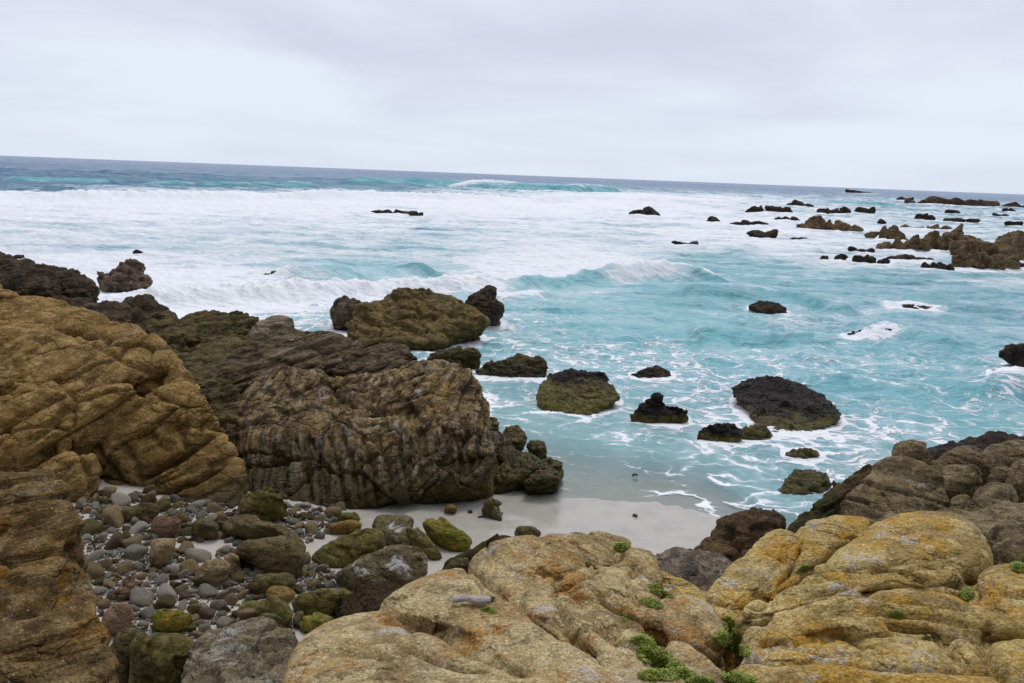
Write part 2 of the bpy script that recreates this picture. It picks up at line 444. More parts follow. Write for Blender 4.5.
    if green_z or black_z or wet_z:
        z = t.n('ShaderNodeSeparateXYZ', in0=pos).outputs[2]
        zn = t.math('ADD', z, t.math('MULTIPLY', t.math('SUBTRACT', t.noise(pos, 1.6, 5, .6), .5), 1.1))
        if black_z:
            bz = t.math('ADD', z, t.math('MULTIPLY', t.math('SUBTRACT', t.noise(pos, 2.6, 5, .6), .5), .5))
            kb = t.sstep(bz, black_z[0], black_z[1])
            bl = t.ramp(t.noise(v, 24 * s, 5, .7), [(.35, (.010, .008, .007)), (.6, (.032, .024, .018)), (.8, (.10, .075, .055))])
            c = t.mix(kb, c, bl)
        if green_z:
            gr = t.ramp(t.noise(v, 5 * s, 6, .7), [(.3, tuple(x * .35 for x in green)), (.5, green), (.72, (green[0] * 2.6, green[1] * 2.1, green[2] * 1.4))])
            c = t.mix(t.sstep(zn, green_z[0], green_z[1], .92, 0), c, gr)
        if wet_z:
            ro = t.sstep(zn, wet_z - .3, wet_z + .3, .38, rough)
    if rnd:
        c = t.mix(1.0, c, t.ramp(oi, [(0, gray(.65)), (.5, gray(1.0)), (1, gray(1.3))]), 'MULTIPLY')
    b1 = t.noise(v, 9 * s, 8, .68, .2); b2 = t.noise(v, 70 * s, 3, .7)
    vo2 = t.n('ShaderNodeTexVoronoi', {'feature': 'F1'}, Vector=v, Scale=33 * s).outputs['Distance']
    ck = t.n('ShaderNodeTexVoronoi', {'feature': 'DISTANCE_TO_EDGE'}, Vector=t.n('ShaderNodeMapping', Vector=t.n('ShaderNodeVectorMath', {'operation': 'ADD'}, in0=v, in1=t.n('ShaderNodeVectorMath', {'operation': 'SCALE'}, in0=t.n('ShaderNodeTexNoise', Vector=v, Scale=4.0 * s, Detail=4.0).outputs['Color'], Scale=.22 / s).outputs[0]).outputs[0], Rotation=sdir, Scale=(2.4 * s, 2.4 * s, 7.0 * s)).outputs[0], Scale=1.0).outputs['Distance']
    ckm = t.math('MULTIPLY', t.sstep(ck, .0, .10, -1.2 * crack, 0), t.sstep(t.noise(v, 2.2 * s, 3), .42, .58))
    hgt = t.math('ADD', ckm, t.math('MULTIPLY', b1, 1.6))
    if bh_ is not None: hgt = t.math('ADD', hgt, t.math('MULTIPLY', t.sstep(bh_, .34, .52), 1.6 * bandpow))
    hgt = t.math('ADD', hgt, t.math('ADD', t.math('MULTIPLY', b2, .55), t.math('MULTIPLY', vo2, .30)))
    bp = t.n('ShaderNodeBump', Strength=1.0, Distance=bump, Height=hgt).outputs[0]
    p = t.n('ShaderNodeBsdfPrincipled', Base_Color=c, Roughness=ro, Normal=bp)
    p.inputs['Specular IOR Level'].default_value = .16
    if wet_z: t.t.links.new(t.sstep(zn, wet_z - .3, wet_z + .4, .28, .16), p.inputs['Specular IOR Level'])
    t.t.links.new(p.outputs[0], t.out.inputs[0])
    return t.m

M_fore = rock_mat('foreground_granite', ((.20, .145, .075), (.38, .295, .15), (.52, .44, .27)), lichen=(.44, .23, .06), lichen_amt=.095,
                  pale=(.52, .50, .45), pale_amt=.05, red=(.30, .26, .22), red_amt=.02, speck=.10, bump=.032, s=1.3, k=1.12, crack=.7, bands=[((.55, .25, .8), 1.2, 7)], bandpow=.25)
M_foreR = rock_mat('foreground_yellow_granite', ((.21, .15, .06), (.39, .29, .11), (.53, .43, .21)), lichen=(.50, .28, .04), lichen_amt=.12,
                   pale=(.54, .51, .44), pale_amt=.07, red=(.33, .26, .19), red_amt=.0, speck=.10, bump=.032, s=1.3, k=1.12, crack=.7, bands=[((.1, .45, .9), 1.2, 7)], bandpow=.25)
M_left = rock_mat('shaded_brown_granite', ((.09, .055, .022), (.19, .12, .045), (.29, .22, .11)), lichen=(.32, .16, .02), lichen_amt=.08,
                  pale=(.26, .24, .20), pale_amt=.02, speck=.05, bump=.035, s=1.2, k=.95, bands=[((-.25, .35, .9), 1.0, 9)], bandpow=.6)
M_head = rock_mat('headland_sandstone', ((.11, .066, .022), (.25, .16, .055), (.37, .26, .115)), lichen=(.30, .15, .03), lichen_amt=.02,
                  pale=(.28, .24, .18), pale_amt=-.02, red=(.15, .075, .045), red_amt=.05, green_z=(.25, 1.25), green=(.06, .044, .012), bump=.03, s=.8, wet_z=.5, sdir=(0, .5, 0), k=.95, bands=[((-.5, -.15, .85), .7, 5)], bandpow=.35)
M_cent = rock_mat('layered_wet_rock', ((.055, .034, .018), (.18, .12, .055), (.42, .33, .18)), lichen=(.34, .21, .04), lichen_amt=.05,
                  pale=(.46, .42, .34), pale_amt=.0, red=(.15, .07, .05), red_amt=.02, green_z=(.35, 1.35), green=(.050, .040, .006), bands=[((.93, -.1, .36), 1.0, 13), ((-.45, -.25, .85), .9, 15)], streak=(.40, .37, .33), bump=.035, s=1.0, wet_z=1.0)
M_dark = rock_mat('dark_shore_rock', ((.030, .022, .016), (.065, .048, .034), (.14, .105, .07)), pale=(.18, .16, .14), pale_amt=-.02, bump=.05, s=.8, wet_z=.5)
M_moss = rock_mat('algae_rock', ((.05, .045, .02), (.12, .10, .045), (.21, .17, .08)), lichen=(.20, .12, .02), lichen_amt=.02,
                  green_z=(.1, 1.0), green=(.050, .042, .009), bump=.04, bands=[((-.3, .2, .9), .8, 8)], bandpow=.7, s=.8, wet_z=.5)
M_mussel = rock_mat('mussel_covered_rock', ((.07, .065, .02), (.13, .12, .035), (.20, .18, .06)), green_z=(-.2, .15), green=(.13, .105, .018), black_z=(.05, .18), bump=.06, s=1.0, rough=.6, wet_z=.3)
M_pboul = rock_mat('smooth_grey_tan_rock', ((.12, .09, .07), (.24, .19, .15), (.34, .28, .22)), bump=.02, s=.9)
M_ledge = rock_mat('dark_ledge_rock', ((.04, .028, .018), (.10, .07, .042), (.22, .165, .10)), red=(.15, .07, .045), red_amt=.03, pale=(.30, .26, .2), pale_amt=-.01, bump=.035, s=1.0, bands=[((-.35, .1, .92), 1.0, 12)], bandpow=.8)
M_isle = rock_mat('islet_rock', ((.07, .052, .02), (.17, .125, .05), (.27, .21, .10)), lichen=(.24, .15, .02), lichen_amt=.03, green_z=(-.1, .5), green=(.04, .034, .01), bump=.04, s=.7)
M_mussel2 = rock_mat('black_topped_green_rock', ((.07, .065, .02), (.15, .135, .04), (.24, .21, .07)), green_z=(-.2, .5), green=(.17, .145, .02), black_z=(.36, .46), bump=.06, s=1.0, rough=.6, wet_z=.3)
M_olive = rock_mat('olive_algae_rock', ((.06, .055, .016), (.12, .105, .03), (.20, .17, .05)), lichen=(.18, .16, .03), lichen_amt=.05, black_z=(.5, .8), bump=.05, s=1.2, rough=.6, wet_z=.4)
M_far = rock_mat('reef_rock', ((.07, .05, .032), (.17, .12, .075), (.28, .205, .13)), black_z=None, bump=.08, s=.35)
M_farblack = rock_mat('black_reef_rock', ((.02, .016, .015), (.045, .035, .03), (.09, .07, .055)), bump=.08, s=.35)
M_right = rock_mat('brown_boulders', ((.06, .045, .026), (.16, .12, .065), (.31, .25, .15)), lichen=(.20, .12, .03), lichen_amt=.03,
                   pale=(.34, .31, .25), pale_amt=.02, bump=.03, s=1.1, bands=[((.2, .4, .9), 1.2, 6)], bandpow=.3, green_z=(-.1, .3), black_z=None, wet_z=.3)
M_wedge = rock_mat('dark_red_rock', ((.035, .024, .014), (.085, .055, .03), (.17, .115, .06)), red=(.13, .055, .03), red_amt=.02, bump=.03, s=1.2, green_z=(.6, 1.3), green=(.04, .04, .01))
M_saddle = rock_mat('grey_speckled_rock', ((.08, .065, .055), (.17, .135, .115), (.34, .29, .24)), pale=(.42, .38, .34), pale_amt=.02, speck=.15, bump=.03, s=1.3)
M_stack = rock_mat('grey_brown_stack_rock', ((.05, .04, .035), (.15, .11, .085), (.28, .22, .18)), pale=(.24, .21, .2), pale_amt=.0, bump=.06, s=.7)

# ------------------------------------------------------------------ beach ground and sea bed
ctrl = [(150, 520, .5), (200, 545, .55), (270, 560, .5), (130, 600, .65), (200, 650, .85), (320, 600, .5), (380, 512, .16), (430, 500, .10), (470, 508, .05), (505, 500, .01), (500, 512, .04),
        (470, 545, .22), (520, 530, .14), (600, 560, .20), (660, 555, .18), (700, 540, .10), (722, 515, .0), (600, 520, .06), (680, 515, .02), (745, 520, 0), (785, 530, -.08), (620, 503, .01), (560, 500, .01),
        (660, 488, -.02), (700, 498, -.02), (620, 478, -.06), (600, 445, -.18), (540, 440, -.16), (540, 400, -.4), (680, 450, -.32), (725, 470, -.15), (760, 490, -.2), (800, 505, -.3), (850, 430, -.8), (700, 380, -1.1),
        (500, 370, -1.0), (600, 330, -2.0), (400, 340, -1.0), (100, 330, .3), (100, 280, -1.2), (300, 260, -2.5), (800, 340, -2.0), (1000, 400, -1.6), (1020, 300, -3), (600, 240, -4), (200, 220, -5), (900, 220, -4), (300, 420, .4)]
cp_ = [tuple(atZ(x, y, z)) for x, y, z in ctrl] + [(-12, 4, 1.5), (-5, 3, 1.4), (0, 3, 1.4), (5, 3, 1.4), (12, 4, 1.2), (0, -4, 2.4), (-15, -5, 3), (15, -5, 3), (0, 6, .9), (4, 7, .6), (-25, 10, 3), (25, 9, 1.5), (-18, 16, 1.5)]
cp_ = np.array(cp_)
_A = cp_[:, :2]; _D = np.linalg.norm(_A[:, None] - _A[None], axis=2)
n_ = len(_A); K = np.zeros((n_ + 1, n_ + 1)); K[:n_, :n_] = -_D; K[:n_, n_] = 1; K[n_, :n_] = 1
w_ = np.linalg.solve(K, np.r_[cp_[:, 2], 0])
def ground_z(X, Y):
    X = np.asarray(X, float).ravel(); Y = np.asarray(Y, float).ravel(); out = np.full(len(X), w_[n_])
    for k in range(n_): out -= w_[k] * np.sqrt((X - _A[k, 0])**2 + (Y - _A[k, 1])**2 + .04)
    return np.maximum(out, -8)
gx = np.unique(np.r_[np.linspace(-60, -14, 40), np.linspace(-14, 14, 350), np.linspace(14, 60, 40)])
gy = np.unique(np.r_[np.linspace(-30, 2, 30), np.linspace(2, 26, 300), np.linspace(26, 120, 60)])
GX, GY = np.meshgrid(gx, gy); gz = ground_z(GX, GY)
gp = np.c_[GX.ravel(), GY.ravel(), gz]
gz = gz + .02 * fbm(gp * .8, 3, 3) + .006 * fbm(gp * np.array([3, 6, 0]), 3, 4)
gp[:, 2] = gz
def grid_faces(nx, ny):
    i = np.arange(nx * ny).reshape(ny, nx)
    return np.c_[i[:-1, :-1].ravel(), i[:-1, 1:].ravel(), i[1:, 1:].ravel(), i[1:, :-1].ravel()]
t = NT('beach_sand')
pos = t.n('ShaderNodeNewGeometry').outputs['Position']; z = t.n('ShaderNodeSeparateXYZ', in0=pos).outputs[2]
zz = t.math('ADD', z, t.math('MULTIPLY', t.math('SUBTRACT', t.noise(pos, 1.2, 4), .5), .12))
c = t.ramp(t.noise(pos, 2.2, 6, .6), [(.3, (.37, .345, .29)), (.6, (.46, .43, .365))])
dry = t.ramp(t.noise(pos, 40, 4, .7), [(.3, (.40, .36, .31)), (.7, (.54, .49, .43))])
c = t.mix(t.sstep(zz, .34, .56), c, dry)
c = t.mix(t.sstep(t.noise(pos, 90, 2), .6, .7, 0, .35), c, (.12, .10, .09))
ro = t.sstep(zz, .2, .5, .16, .9)
bp = t.n('ShaderNodeBump', Strength=.6, Distance=.01, Height=t.noise(pos, 60, 5, .7)).outputs[0]
t.t.links.new(t.sstep(zz, .2, .5, .12, .7), bp.node.inputs['Strength'])
p = t.n('ShaderNodeBsdfPrincipled', Base_Color=c, Roughness=ro, Normal=bp)
t.t.links.new(p.outputs[0], t.out.inputs[0])
beach = tag(link('beach', mesh_np('beach', gp, grid_faces(len(gx), len(gy))), t.m), kind='structure')

# ------------------------------------------------------------------ sea
th = np.unique(np.r_[np.linspace(-78, -37, 60), np.linspace(-37, 37, 820), np.linspace(37, 78, 60)])
rr = [5.5]
while rr[-1] < 12000: rr.append(rr[-1] * (1.0042 if rr[-1] < 60 else 1.007 if rr[-1] < 400 else 1.03))
rr = np.array(rr)
TH, RR = np.meshgrid(np.radians(th), rr)
SX = (RR * np.sin(TH)).ravel(); SY = (RR * np.cos(TH)).ravel()
def polar(P): P = np.atleast_2d(P); r = np.hypot(P[:, 0], P[:, 1]); return np.c_[np.arctan2(P[:, 0], P[:, 1]) * 2.2, np.log(r)]
def rbf(ctrl_px, X, Y, z=0):
    A = polar(np.array([atZ(a, b, z)[:2] for a, b, _ in ctrl_px])); val = np.array([c for _, _, c in ctrl_px])
    D_ = np.linalg.norm(A[:, None] - A[None], axis=2); n = len(A)
    K = np.zeros((n + 1, n + 1)); K[:n, :n] = -D_; K[:n, n] = 1; K[n, :n] = 1
    w = np.linalg.solve(K, np.r_[val, 0]); Q = polar(np.c_[X, Y]); o = np.full(len(Q), w[n])
    for k in range(n): o -= w[k] * np.sqrt(((Q - A[k])**2).sum(1) + 1e-4)
    return o
foamc = [(0, 170, 0), (300, 174, .0), (600, 180, 0), (900, 196, .02), (1020, 200, .0), (0, 186, .05), (200, 188, .05), (400, 190, .1), (640, 190, .2), (0, 194, .9), (200, 195, .95), (400, 195, .95), (600, 196, .95), (760, 200, .8),
         (860, 206, .3), (960, 208, .35), (1020, 212, .5), (0, 215, .86), (200, 218, .80), (400, 220, .76), (600, 220, .78), (750, 222, .82), (850, 215, .6), (950, 225, .6), (0, 240, .72), (200, 240, .70), (330, 240, .70), (450, 245, .65), (600, 240, .7),
         (700, 245, .8), (800, 250, .75), (900, 245, .7), (1000, 285, .2), (0, 265, .8), (130, 280, .95), (250, 262, .7), (330, 275, .3), (420, 275, .25), (520, 266, .95), (600, 262, .95), (570, 272, .95), (480, 268, .85), (690, 262, .35), (780, 275, .2), (880, 282, .15),
         (200, 295, .98), (300, 295, 1), (400, 288, 1), (470, 282, 1), (250, 310, .95), (320, 325, .45), (520, 300, .3), (560, 305, .12), (640, 295, .12), (720, 300, .1), (760, 308, .4), (850, 300, .15), (950, 320, .15), (880, 332, .45), (830, 345, .25), (1000, 345, .3), (600, 335, .22), (700, 345, .18),
         (520, 335, .45), (510, 315, .45), (480, 350, .35), (560, 350, .25), (800, 360, .2), (900, 370, .2), (950, 395, .18), (700, 365, .42), (620, 375, .45), (640, 400, .5), (600, 425, .35), (660, 430, .25), (720, 405, .55), (850, 405, .5), (800, 450, .5), (870, 430, .48), (930, 425, .4), (1000, 430, .25), (780, 480, .5), (750, 490, .3),
         (500, 395, .45), (480, 400, .4), (540, 425, .15), (580, 460, .08), (640, 460, .05), (700, 460, .25), (720, 480, .3), (600, 500, .02), (700, 510, .1), (820, 490, .4), (400, 500, .02), (740, 505, .35), (650, 500, .02)]
foam = np.clip(rbf(foamc, SX, SY), 0, 1)
turqc = [(0, 165, 0), (500, 178, 0), (1000, 200, 0), (0, 190, .25), (500, 190, .5), (800, 200, .4), (0, 230, .6), (500, 230, .7), (900, 235, .7), (300, 270, 1), (600, 265, 1), (800, 275, .9), (1000, 290, .75), (700, 300, .9), (600, 320, 1), (900, 320, .75), (1000, 350, .8), (700, 340, 1), (850, 370, 1), (950, 420, .9), (600, 400, .8), (800, 440, .55), (600, 480, .6), (780, 490, .5), (450, 260, .9)]
turq = np.clip(rbf(turqc, SX, SY), 0, 1)
foam = foam + np.where(foam > .12, .16, 0) * fbm(np.c_[SX * .09, SY * .22, SX * 0], 4, 19, .6) * np.clip(1.15 - foam, 0, 1) * 2
foam = np.clip(foam, 0, 1)
bed = ground_z(SX, SY)
SP = np.c_[SX, SY, np.zeros_like(SX)]
rad = RR.ravel()
deep = np.clip((-bed - .05) / 1.2, 0, 1)
# swell and chop (crests run roughly along X, i.e. along the shore)
zs_ = np.zeros_like(SX)
amp_far = np.clip((rad - 60) / 120, 0, 1)
zs_ += amp_far * 1.3 * fbm(SP * np.array([.018, .05, 0]), 4, 11, .55) * np.clip(1.2 - rad / 1500, .15, 1)
zs_ += deep * .30 * fbm(SP * np.array([.12, .3, 0]), 4, 12, .55)
zs_ += deep * .11 * fbm(SP * np.array([.6, 1.2, 0]), 4, 13, .55)
zs_ += np.clip((-bed) / .3, 0, 1) * .012 * fbm(SP * np.array([2.2, 3.6, 0]), 2, 14)
zs_ += foam * np.clip(deep * 2, 0, 1) * .10 * fbm(SP * np.array([.8, 1.1, 0]), 4, 15, .6)
def breaker(pts, h, front, back, foamtop=0.0, foamback=0.0, foamfront=0, turqf=1, endfade=.12, wob=.5, topoff=.1):
    """ridge along a world polyline; steep side faces the shore"""
    global zs_, foam, turq
    W_ = np.array([atZ(a, b, 0)[:2] for a, b in pts]); lo = SY.min()
    L = np.r_[0, np.cumsum(np.linalg.norm(np.diff(W_, axis=0), axis=1))]
    # signed distance across: use y offset from the crest line (crest ~ along X)
    o = np.argsort(W_[:, 0]); xs, ys = W_[o, 0], W_[o, 1]
    bd = max(front, back) * 9 + 3
    sel = np.nonzero((SX > xs[0]) & (SX < xs[-1]) & (SY > ys.min() - bd) & (SY < ys.max() + bd))[0]
    GX_, GY_ = SX[sel], SY[sel]; zs0, foam0, turq0 = zs_, foam, turq
    _breaker(sel, GX_, GY_, xs, ys, h, front, back, foamtop, foamback, foamfront, turqf, endfade, wob, topoff)
def _breaker(sel, X, Y, xs, ys, h, front, back, foamtop, foamback, foamfront, turqf, endfade, wob, topoff):
    fo_, tu_, ze_ = foam[sel], turq[sel], zs_[sel]
    yc = np.interp(X, xs, ys) + wob * perlin(np.c_[X / (6 * wob + 2), X * 0, X * 0], 77)
    u = (X - xs[0]) / (xs[-1] - xs[0]); en = np.clip(np.minimum(u, 1 - u) / endfade, 0, 1); en = en * en * (3 - 2 * en)
    d = Y - yc                       # >0 behind crest (seaward)
    prof = np.where(d < 0, np.exp(-(d / front)**2), np.exp(-(d / back)**2))
    hh = h * en * (1 + .25 * perlin(np.c_[X / (front * 3 + 1), Y * 0, X * 0], 78))
    ze_ = ze_ + hh * prof + foamtop * h * (.32 if foamfront and h < .6 or h > 1 and foamfront else .10) * en * prof * fbm(SP[sel] / max(front * .5, .2), 4, 79, .6)
    if foamtop: fo_ = np.maximum(fo_, foamtop * en * np.exp(-((d - back * topoff) / (back * .55))**2))
    if foamback: fo_ = np.maximum(fo_, foamback * en * np.where(d > 0, np.exp(-(d / (back * 3))**2), 0))
    if foamfront: fo_ = np.maximum(fo_, foamfront * en * np.where(d <= 0, np.exp(-(d / (front * 1.6))**2), 0))
    else:
        fr = en * np.where(d <= front * .1, np.exp(-((d + front * .6) / (front * .9))**2), 0)
        fo_ = fo_ * (1 - .85 * fr); tu_ = np.maximum(tu_, turqf * fr)
    foam[sel] = fo_; turq[sel] = tu_; zs_[sel] = ze_
breaker([(330, 183), (385, 185), (450, 187), (520, 190), (570, 192), (640, 194)], 2.6, 5, 14, turqf=1.3, wob=2)
breaker([(435, 187), (470, 188), (530, 190)], .5, 3, 4, foamtop=1, foamfront=.75, wob=2, endfade=.2)
breaker([(0, 180), (60, 182), (120, 184)], 1.0, 4, 8, turqf=1.1, wob=2)
breaker([(130, 184), (240, 186), (330, 188)], 1.2, 4, 8, turqf=1.1, wob=2)
breaker([(-60, 198), (100, 199), (300, 199), (500, 201), (640, 203), (780, 207)], 1.1, 3, 6, foamtop=1, foamfront=1, foamback=.95, wob=1.5)
breaker([(820, 205), (860, 206), (900, 207)], 1.6, 4, 8, turqf=1.2, wob=1)
breaker([(270, 277), (340, 278), (440, 272)], .55, 1.1, 1.6, turqf=1, wob=.6)
breaker([(-30, 310), (150, 305), (300, 297), (400, 292), (475, 289), (525, 288)], .59, 1.0, 2.2, foamtop=1, foamfront=1, foamback=.9, wob=.8)
breaker([(495, 291), (560, 286), (610, 280), (650, 277), (690, 277), (740, 285)], .65, 1.0, 1.8, foamtop=1, foamback=.97, turqf=1.15, wob=.6, endfade=.12, topoff=.3)
breaker([(585, 284), (640, 279), (665, 277), (700, 277)], .35, .9, 1.6, foamtop=1, foamfront=1, wob=.5, endfade=.35)
breaker([(470, 296), (510, 300), (560, 296)], .25, .8, 1.4, foamtop=1, foamfront=.9, wob=.5, endfade=.3)
breaker([(680, 296), (760, 293), (830, 308), (870, 313)], .4, 1.3, 3, turqf=.9, wob=.4)
breaker([(690, 340), (740, 336), (800, 345)], .22, .9, 2, turqf=1, wob=.3)
breaker([(850, 343), (885, 337), (930, 344), (985, 352)], .35, .8, 1.4, turqf=1, wob=.3, endfade=.3)
breaker([(862, 338), (885, 334), (915, 338)], .18, .6, .8, foamtop=1, foamfront=.8, wob=.1, endfade=.4)
breaker([(930, 398), (980, 396), (1040, 388)], .28, .7, 1.4, turqf=1, wob=.2, endfade=.2)
breaker([(970, 394), (1000, 392), (1050, 386)], .2, .6, .8, foamtop=1, foamfront=.9, wob=.1, endfade=.3)
breaker([(780, 395), (840, 385), (900, 395), (960, 410)], .15, .7, 1.5, turqf=1, wob=.3)
shore = np.clip((zs_ * 0 - bed + .02) / .35, 0, 1)
zs_ = np.where(bed > -1.2, zs_ * shore, zs_)
# thin swash lines where the film of water runs out over the sand
sw = np.exp(-((bed + .02 + .03 * fbm(SP * .7, 3, 21)) / .012)**2) * np.clip((SX - 1.8) / 1.0, 0, 1)
foam = np.clip(np.maximum(foam, .55 * sw), 0, 1)
depth = np.clip(zs_ - bed, 0, 8)
SP[:, 2] = zs_
keep_me = mesh_np('sea', SP, grid_faces(len(th), len(rr)))
add_attr(keep_me, 'foam', foam); add_attr(keep_me, 'turq', turq); add_attr(keep_me, 'depth', depth)
t = NT('sea_water')
pos = t.n('ShaderNodeNewGeometry').outputs['Position']
fa = t.n('ShaderNodeAttribute', {'attribute_name': 'foam'}).outputs['Fac']
tq = t.n('ShaderNodeAttribute', {'attribute_name': 'turq'}).outputs['Fac']
dp = t.n('ShaderNodeAttribute', {'attribute_name': 'depth'}).outputs['Fac']
xyz = t.n('ShaderNodeSeparateXYZ', in0=pos)
flat = t.n('ShaderNodeCombineXYZ', in0=xyz.outputs[0], in1=xyz.outputs[1], in2=0.0).outputs[0]
dist = t.n('ShaderNodeVectorMath', {'operation': 'LENGTH'}, in0=flat).outputs['Value']
wv = t.n('ShaderNodeTexNoise', Vector=flat, Scale=.7, Detail=4.0).outputs['Color']
wp = t.n('ShaderNodeVectorMath', {'operation': 'SCALE'}, in0=t.n('ShaderNodeVectorMath', {'operation': 'SUBTRACT'}, in0=wv, in1=(.5, .5, .5)).outputs[0], Scale=2.2).outputs[0]
fw = t.n('ShaderNodeVectorMath', {'operation': 'ADD'}, in0=flat, in1=wp).outputs[0]
# lace near, churned noise far
def lace(scale):
    e = t.n('ShaderNodeTexVoronoi', {'feature': 'DISTANCE_TO_EDGE'}, Vector=t.n('ShaderNodeMapping', Vector=fw, Rotation=(0, 0, .3), Scale=(.6 * scale, 1.1 * scale, 1)).outputs[0], Scale=1.0).outputs['Distance']
    return t.sstep(e, .0, .22, 1, 0)
l1 = lace(1.3); l2 = lace(3.4)
nA = t.noise(t.n('ShaderNodeMapping', Vector=fw, Scale=(.5, .9, 1)).outputs[0], .8, 9, .68)
nB = t.noise(t.n('ShaderNodeMapping', Vector=flat, Scale=(.10, .25, 1)).outputs[0], 1.0, 7, .65)
nC = t.noise(t.n('ShaderNodeMapping', Vector=flat, Scale=(.03, .09, 1)).outputs[0], 1.0, 5, .6)
nL = t.math('MULTIPLY', t.math('SUBTRACT', t.noise(t.n('ShaderNodeMapping', Vector=flat, Scale=(.35, .7, 1)).outputs[0], 1.0, 3, .5), .5), .42)
nA2 = t.math('ADD', nA, nL)
near = t.math('ADD', t.math('MULTIPLY', nA2, .55), t.math('ADD', t.math('MULTIPLY', l1, .26), t.math('MULTIPLY', l2, .20)))
far = t.math('ADD', t.math('MULTIPLY', nA, .45), t.math('ADD', t.math('MULTIPLY', nB, .5), t.math('MULTIPLY', nC, .12)))
far = t.math('ADD', t.math('MULTIPLY', t.math('SUBTRACT', far, .53), 1.7), .53)
pat = t.n('ShaderNodeMix', in0=t.sstep(dist, 22, 45), in2=near, in3=far).outputs[0]
# pattern is centred on .5: threshold moves with density
thr = t.math('SUBTRACT', t.math('SUBTRACT', t.sstep(dist, 25, 60, .745, .768), t.math('MULTIPLY', fa, .36)), t.sstep(fa, .72, 1.0, 0, .20))
wide = t.sstep(dist, 25, 60)
dlt = t.math('SUBTRACT', pat, thr)
fm = t.n('ShaderNodeMix', in0=wide, in2=t.sstep(dlt, -.05, .09), in3=t.sstep(dlt, -.20, .20)).outputs[0]
fm = t.math('MULTIPLY', fm, t.sstep(fa, .0, .06))
fm2 = t.math('MULTIPLY', t.sstep(t.math('SUBTRACT', pat, thr), -.26, .08), .72)      # milky aerated water round the foam
fm2 = t.math('MULTIPLY', fm2, t.sstep(fa, .0, .25))
deepc = t.ramp(t.noise(t.n('ShaderNodeMapping', Vector=flat, Scale=(.02, .08, 1)).outputs[0], 1.0, 6, .65), [(.3, (.012, .075, .19)), (.7, (.055, .17, .33))])
tqc = t.ramp(t.noise(t.n('ShaderNodeMapping', Vector=fw, Scale=(.12, .45, 1)).outputs[0], 1.0, 6, .6), [(.34, (.07, .32, .36)), (.5, (.19, .52, .56)), (.68, (.42, .66, .70))])
wc = t.mix(tq, deepc, tqc)
wc = t.mix(t.sstep(dp, .0, .9, .85, 0), wc, (.27, .47, .46))
wc = t.mix(fm2, wc, (.64, .82, .88))
al = t.sstep(dp, .0, .20, .10, .97)
bh = t.math('ADD', t.math('MULTIPLY', t.noise(t.n('ShaderNodeMapping', Vector=flat, Scale=(1.0, 2.2, 1)).outputs[0], 1.6, 6, .6), 1.0), t.math('MULTIPLY', fm, .25))
bfar = t.noise(t.n('ShaderNodeMapping', Vector=flat, Scale=(.10, .35, 1)).outputs[0], 1.0, 6, .65)
calm = t.sstep(dp, .0, .35, .15, 1)
b1 = t.n('ShaderNodeBump', Strength=calm, Distance=.16, Height=bh).outputs[0]
b2 = t.n('ShaderNodeBump', Strength=t.sstep(dist, 25, 90), Distance=1.6, Height=bfar, Normal=b1).outputs[0]
water = t.n('ShaderNodeBsdfPrincipled', Base_Color=wc, Roughness=.16, Normal=b2, IOR=1.33)
t.t.links.new(t.sstep(dist, 30, 120, .38, .03), water.inputs['Specular IOR Level'])
tr = t.n('ShaderNodeBsdfTransparent', Color=(.93, .97, .97, 1))
gl = t.n('ShaderNodeBsdfGlossy', Roughness=.08, Normal=b2)
fr = t.n('ShaderNodeFresnel', IOR=1.33, Normal=b2).outputs[0]
clear = t.n('ShaderNodeMixShader', in0=fr, in1=tr.outputs[0], in2=gl.outputs[0]).outputs[0]
w2 = t.n('ShaderNodeMixShader', in0=al, in1=clear, in2=water.outputs[0]).outputs[0]
fb = t.n('ShaderNodeBump', Strength=.5, Distance=.08, Height=t.math('ADD', pat, t.noise(flat, 3, 6, .7)), Normal=b1).outputs[0]
fb = t.n('ShaderNodeBump', Strength=t.sstep(dist, 20, 60, .0, .45), Distance=.6, Height=t.math('ADD', nA, nB), Normal=fb).outputs[0]
fo = t.n('ShaderNodeBsdfPrincipled', Base_Color=(.93, .96, .975, 1), Roughness=.8, Normal=fb)
fin = t.n('ShaderNodeMixShader', in0=fm, in1=w2, in2=fo.outputs[0]).outputs[0]
t.t.links.new(fin, t.out.inputs[0])
sea = tag(link('sea', keep_me, t.m), kind='structure')

# ------------------------------------------------------------------ big shore rocks
S = slab
# shaded rock at the bottom left corner
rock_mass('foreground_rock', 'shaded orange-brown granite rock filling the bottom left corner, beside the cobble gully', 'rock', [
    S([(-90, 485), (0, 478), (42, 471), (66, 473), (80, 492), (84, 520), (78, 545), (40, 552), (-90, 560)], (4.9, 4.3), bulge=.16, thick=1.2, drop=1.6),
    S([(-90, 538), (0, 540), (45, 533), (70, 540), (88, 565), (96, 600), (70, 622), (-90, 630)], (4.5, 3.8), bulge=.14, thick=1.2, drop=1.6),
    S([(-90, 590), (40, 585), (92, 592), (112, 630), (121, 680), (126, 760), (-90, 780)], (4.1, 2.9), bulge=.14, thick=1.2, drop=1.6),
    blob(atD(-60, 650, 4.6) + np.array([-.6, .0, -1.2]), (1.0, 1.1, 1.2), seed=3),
], M_left, voxel=.024, sc=.9, big=.07, strata=[((-.25, .35, .9), .17, .035, (.035, .018))], joints=None, rough=.02, seed=11, fac=[(.5, (1.5, 1, .8), .12, .02, .03, .02)], lines=[([(0, 620), (40, 602), (75, 560), (84, 545)], .06, .025), ([(0, 560), (50, 545), (80, 548)], .05, .025), ([(0, 660), (60, 650), (112, 640)], .03, .02)])

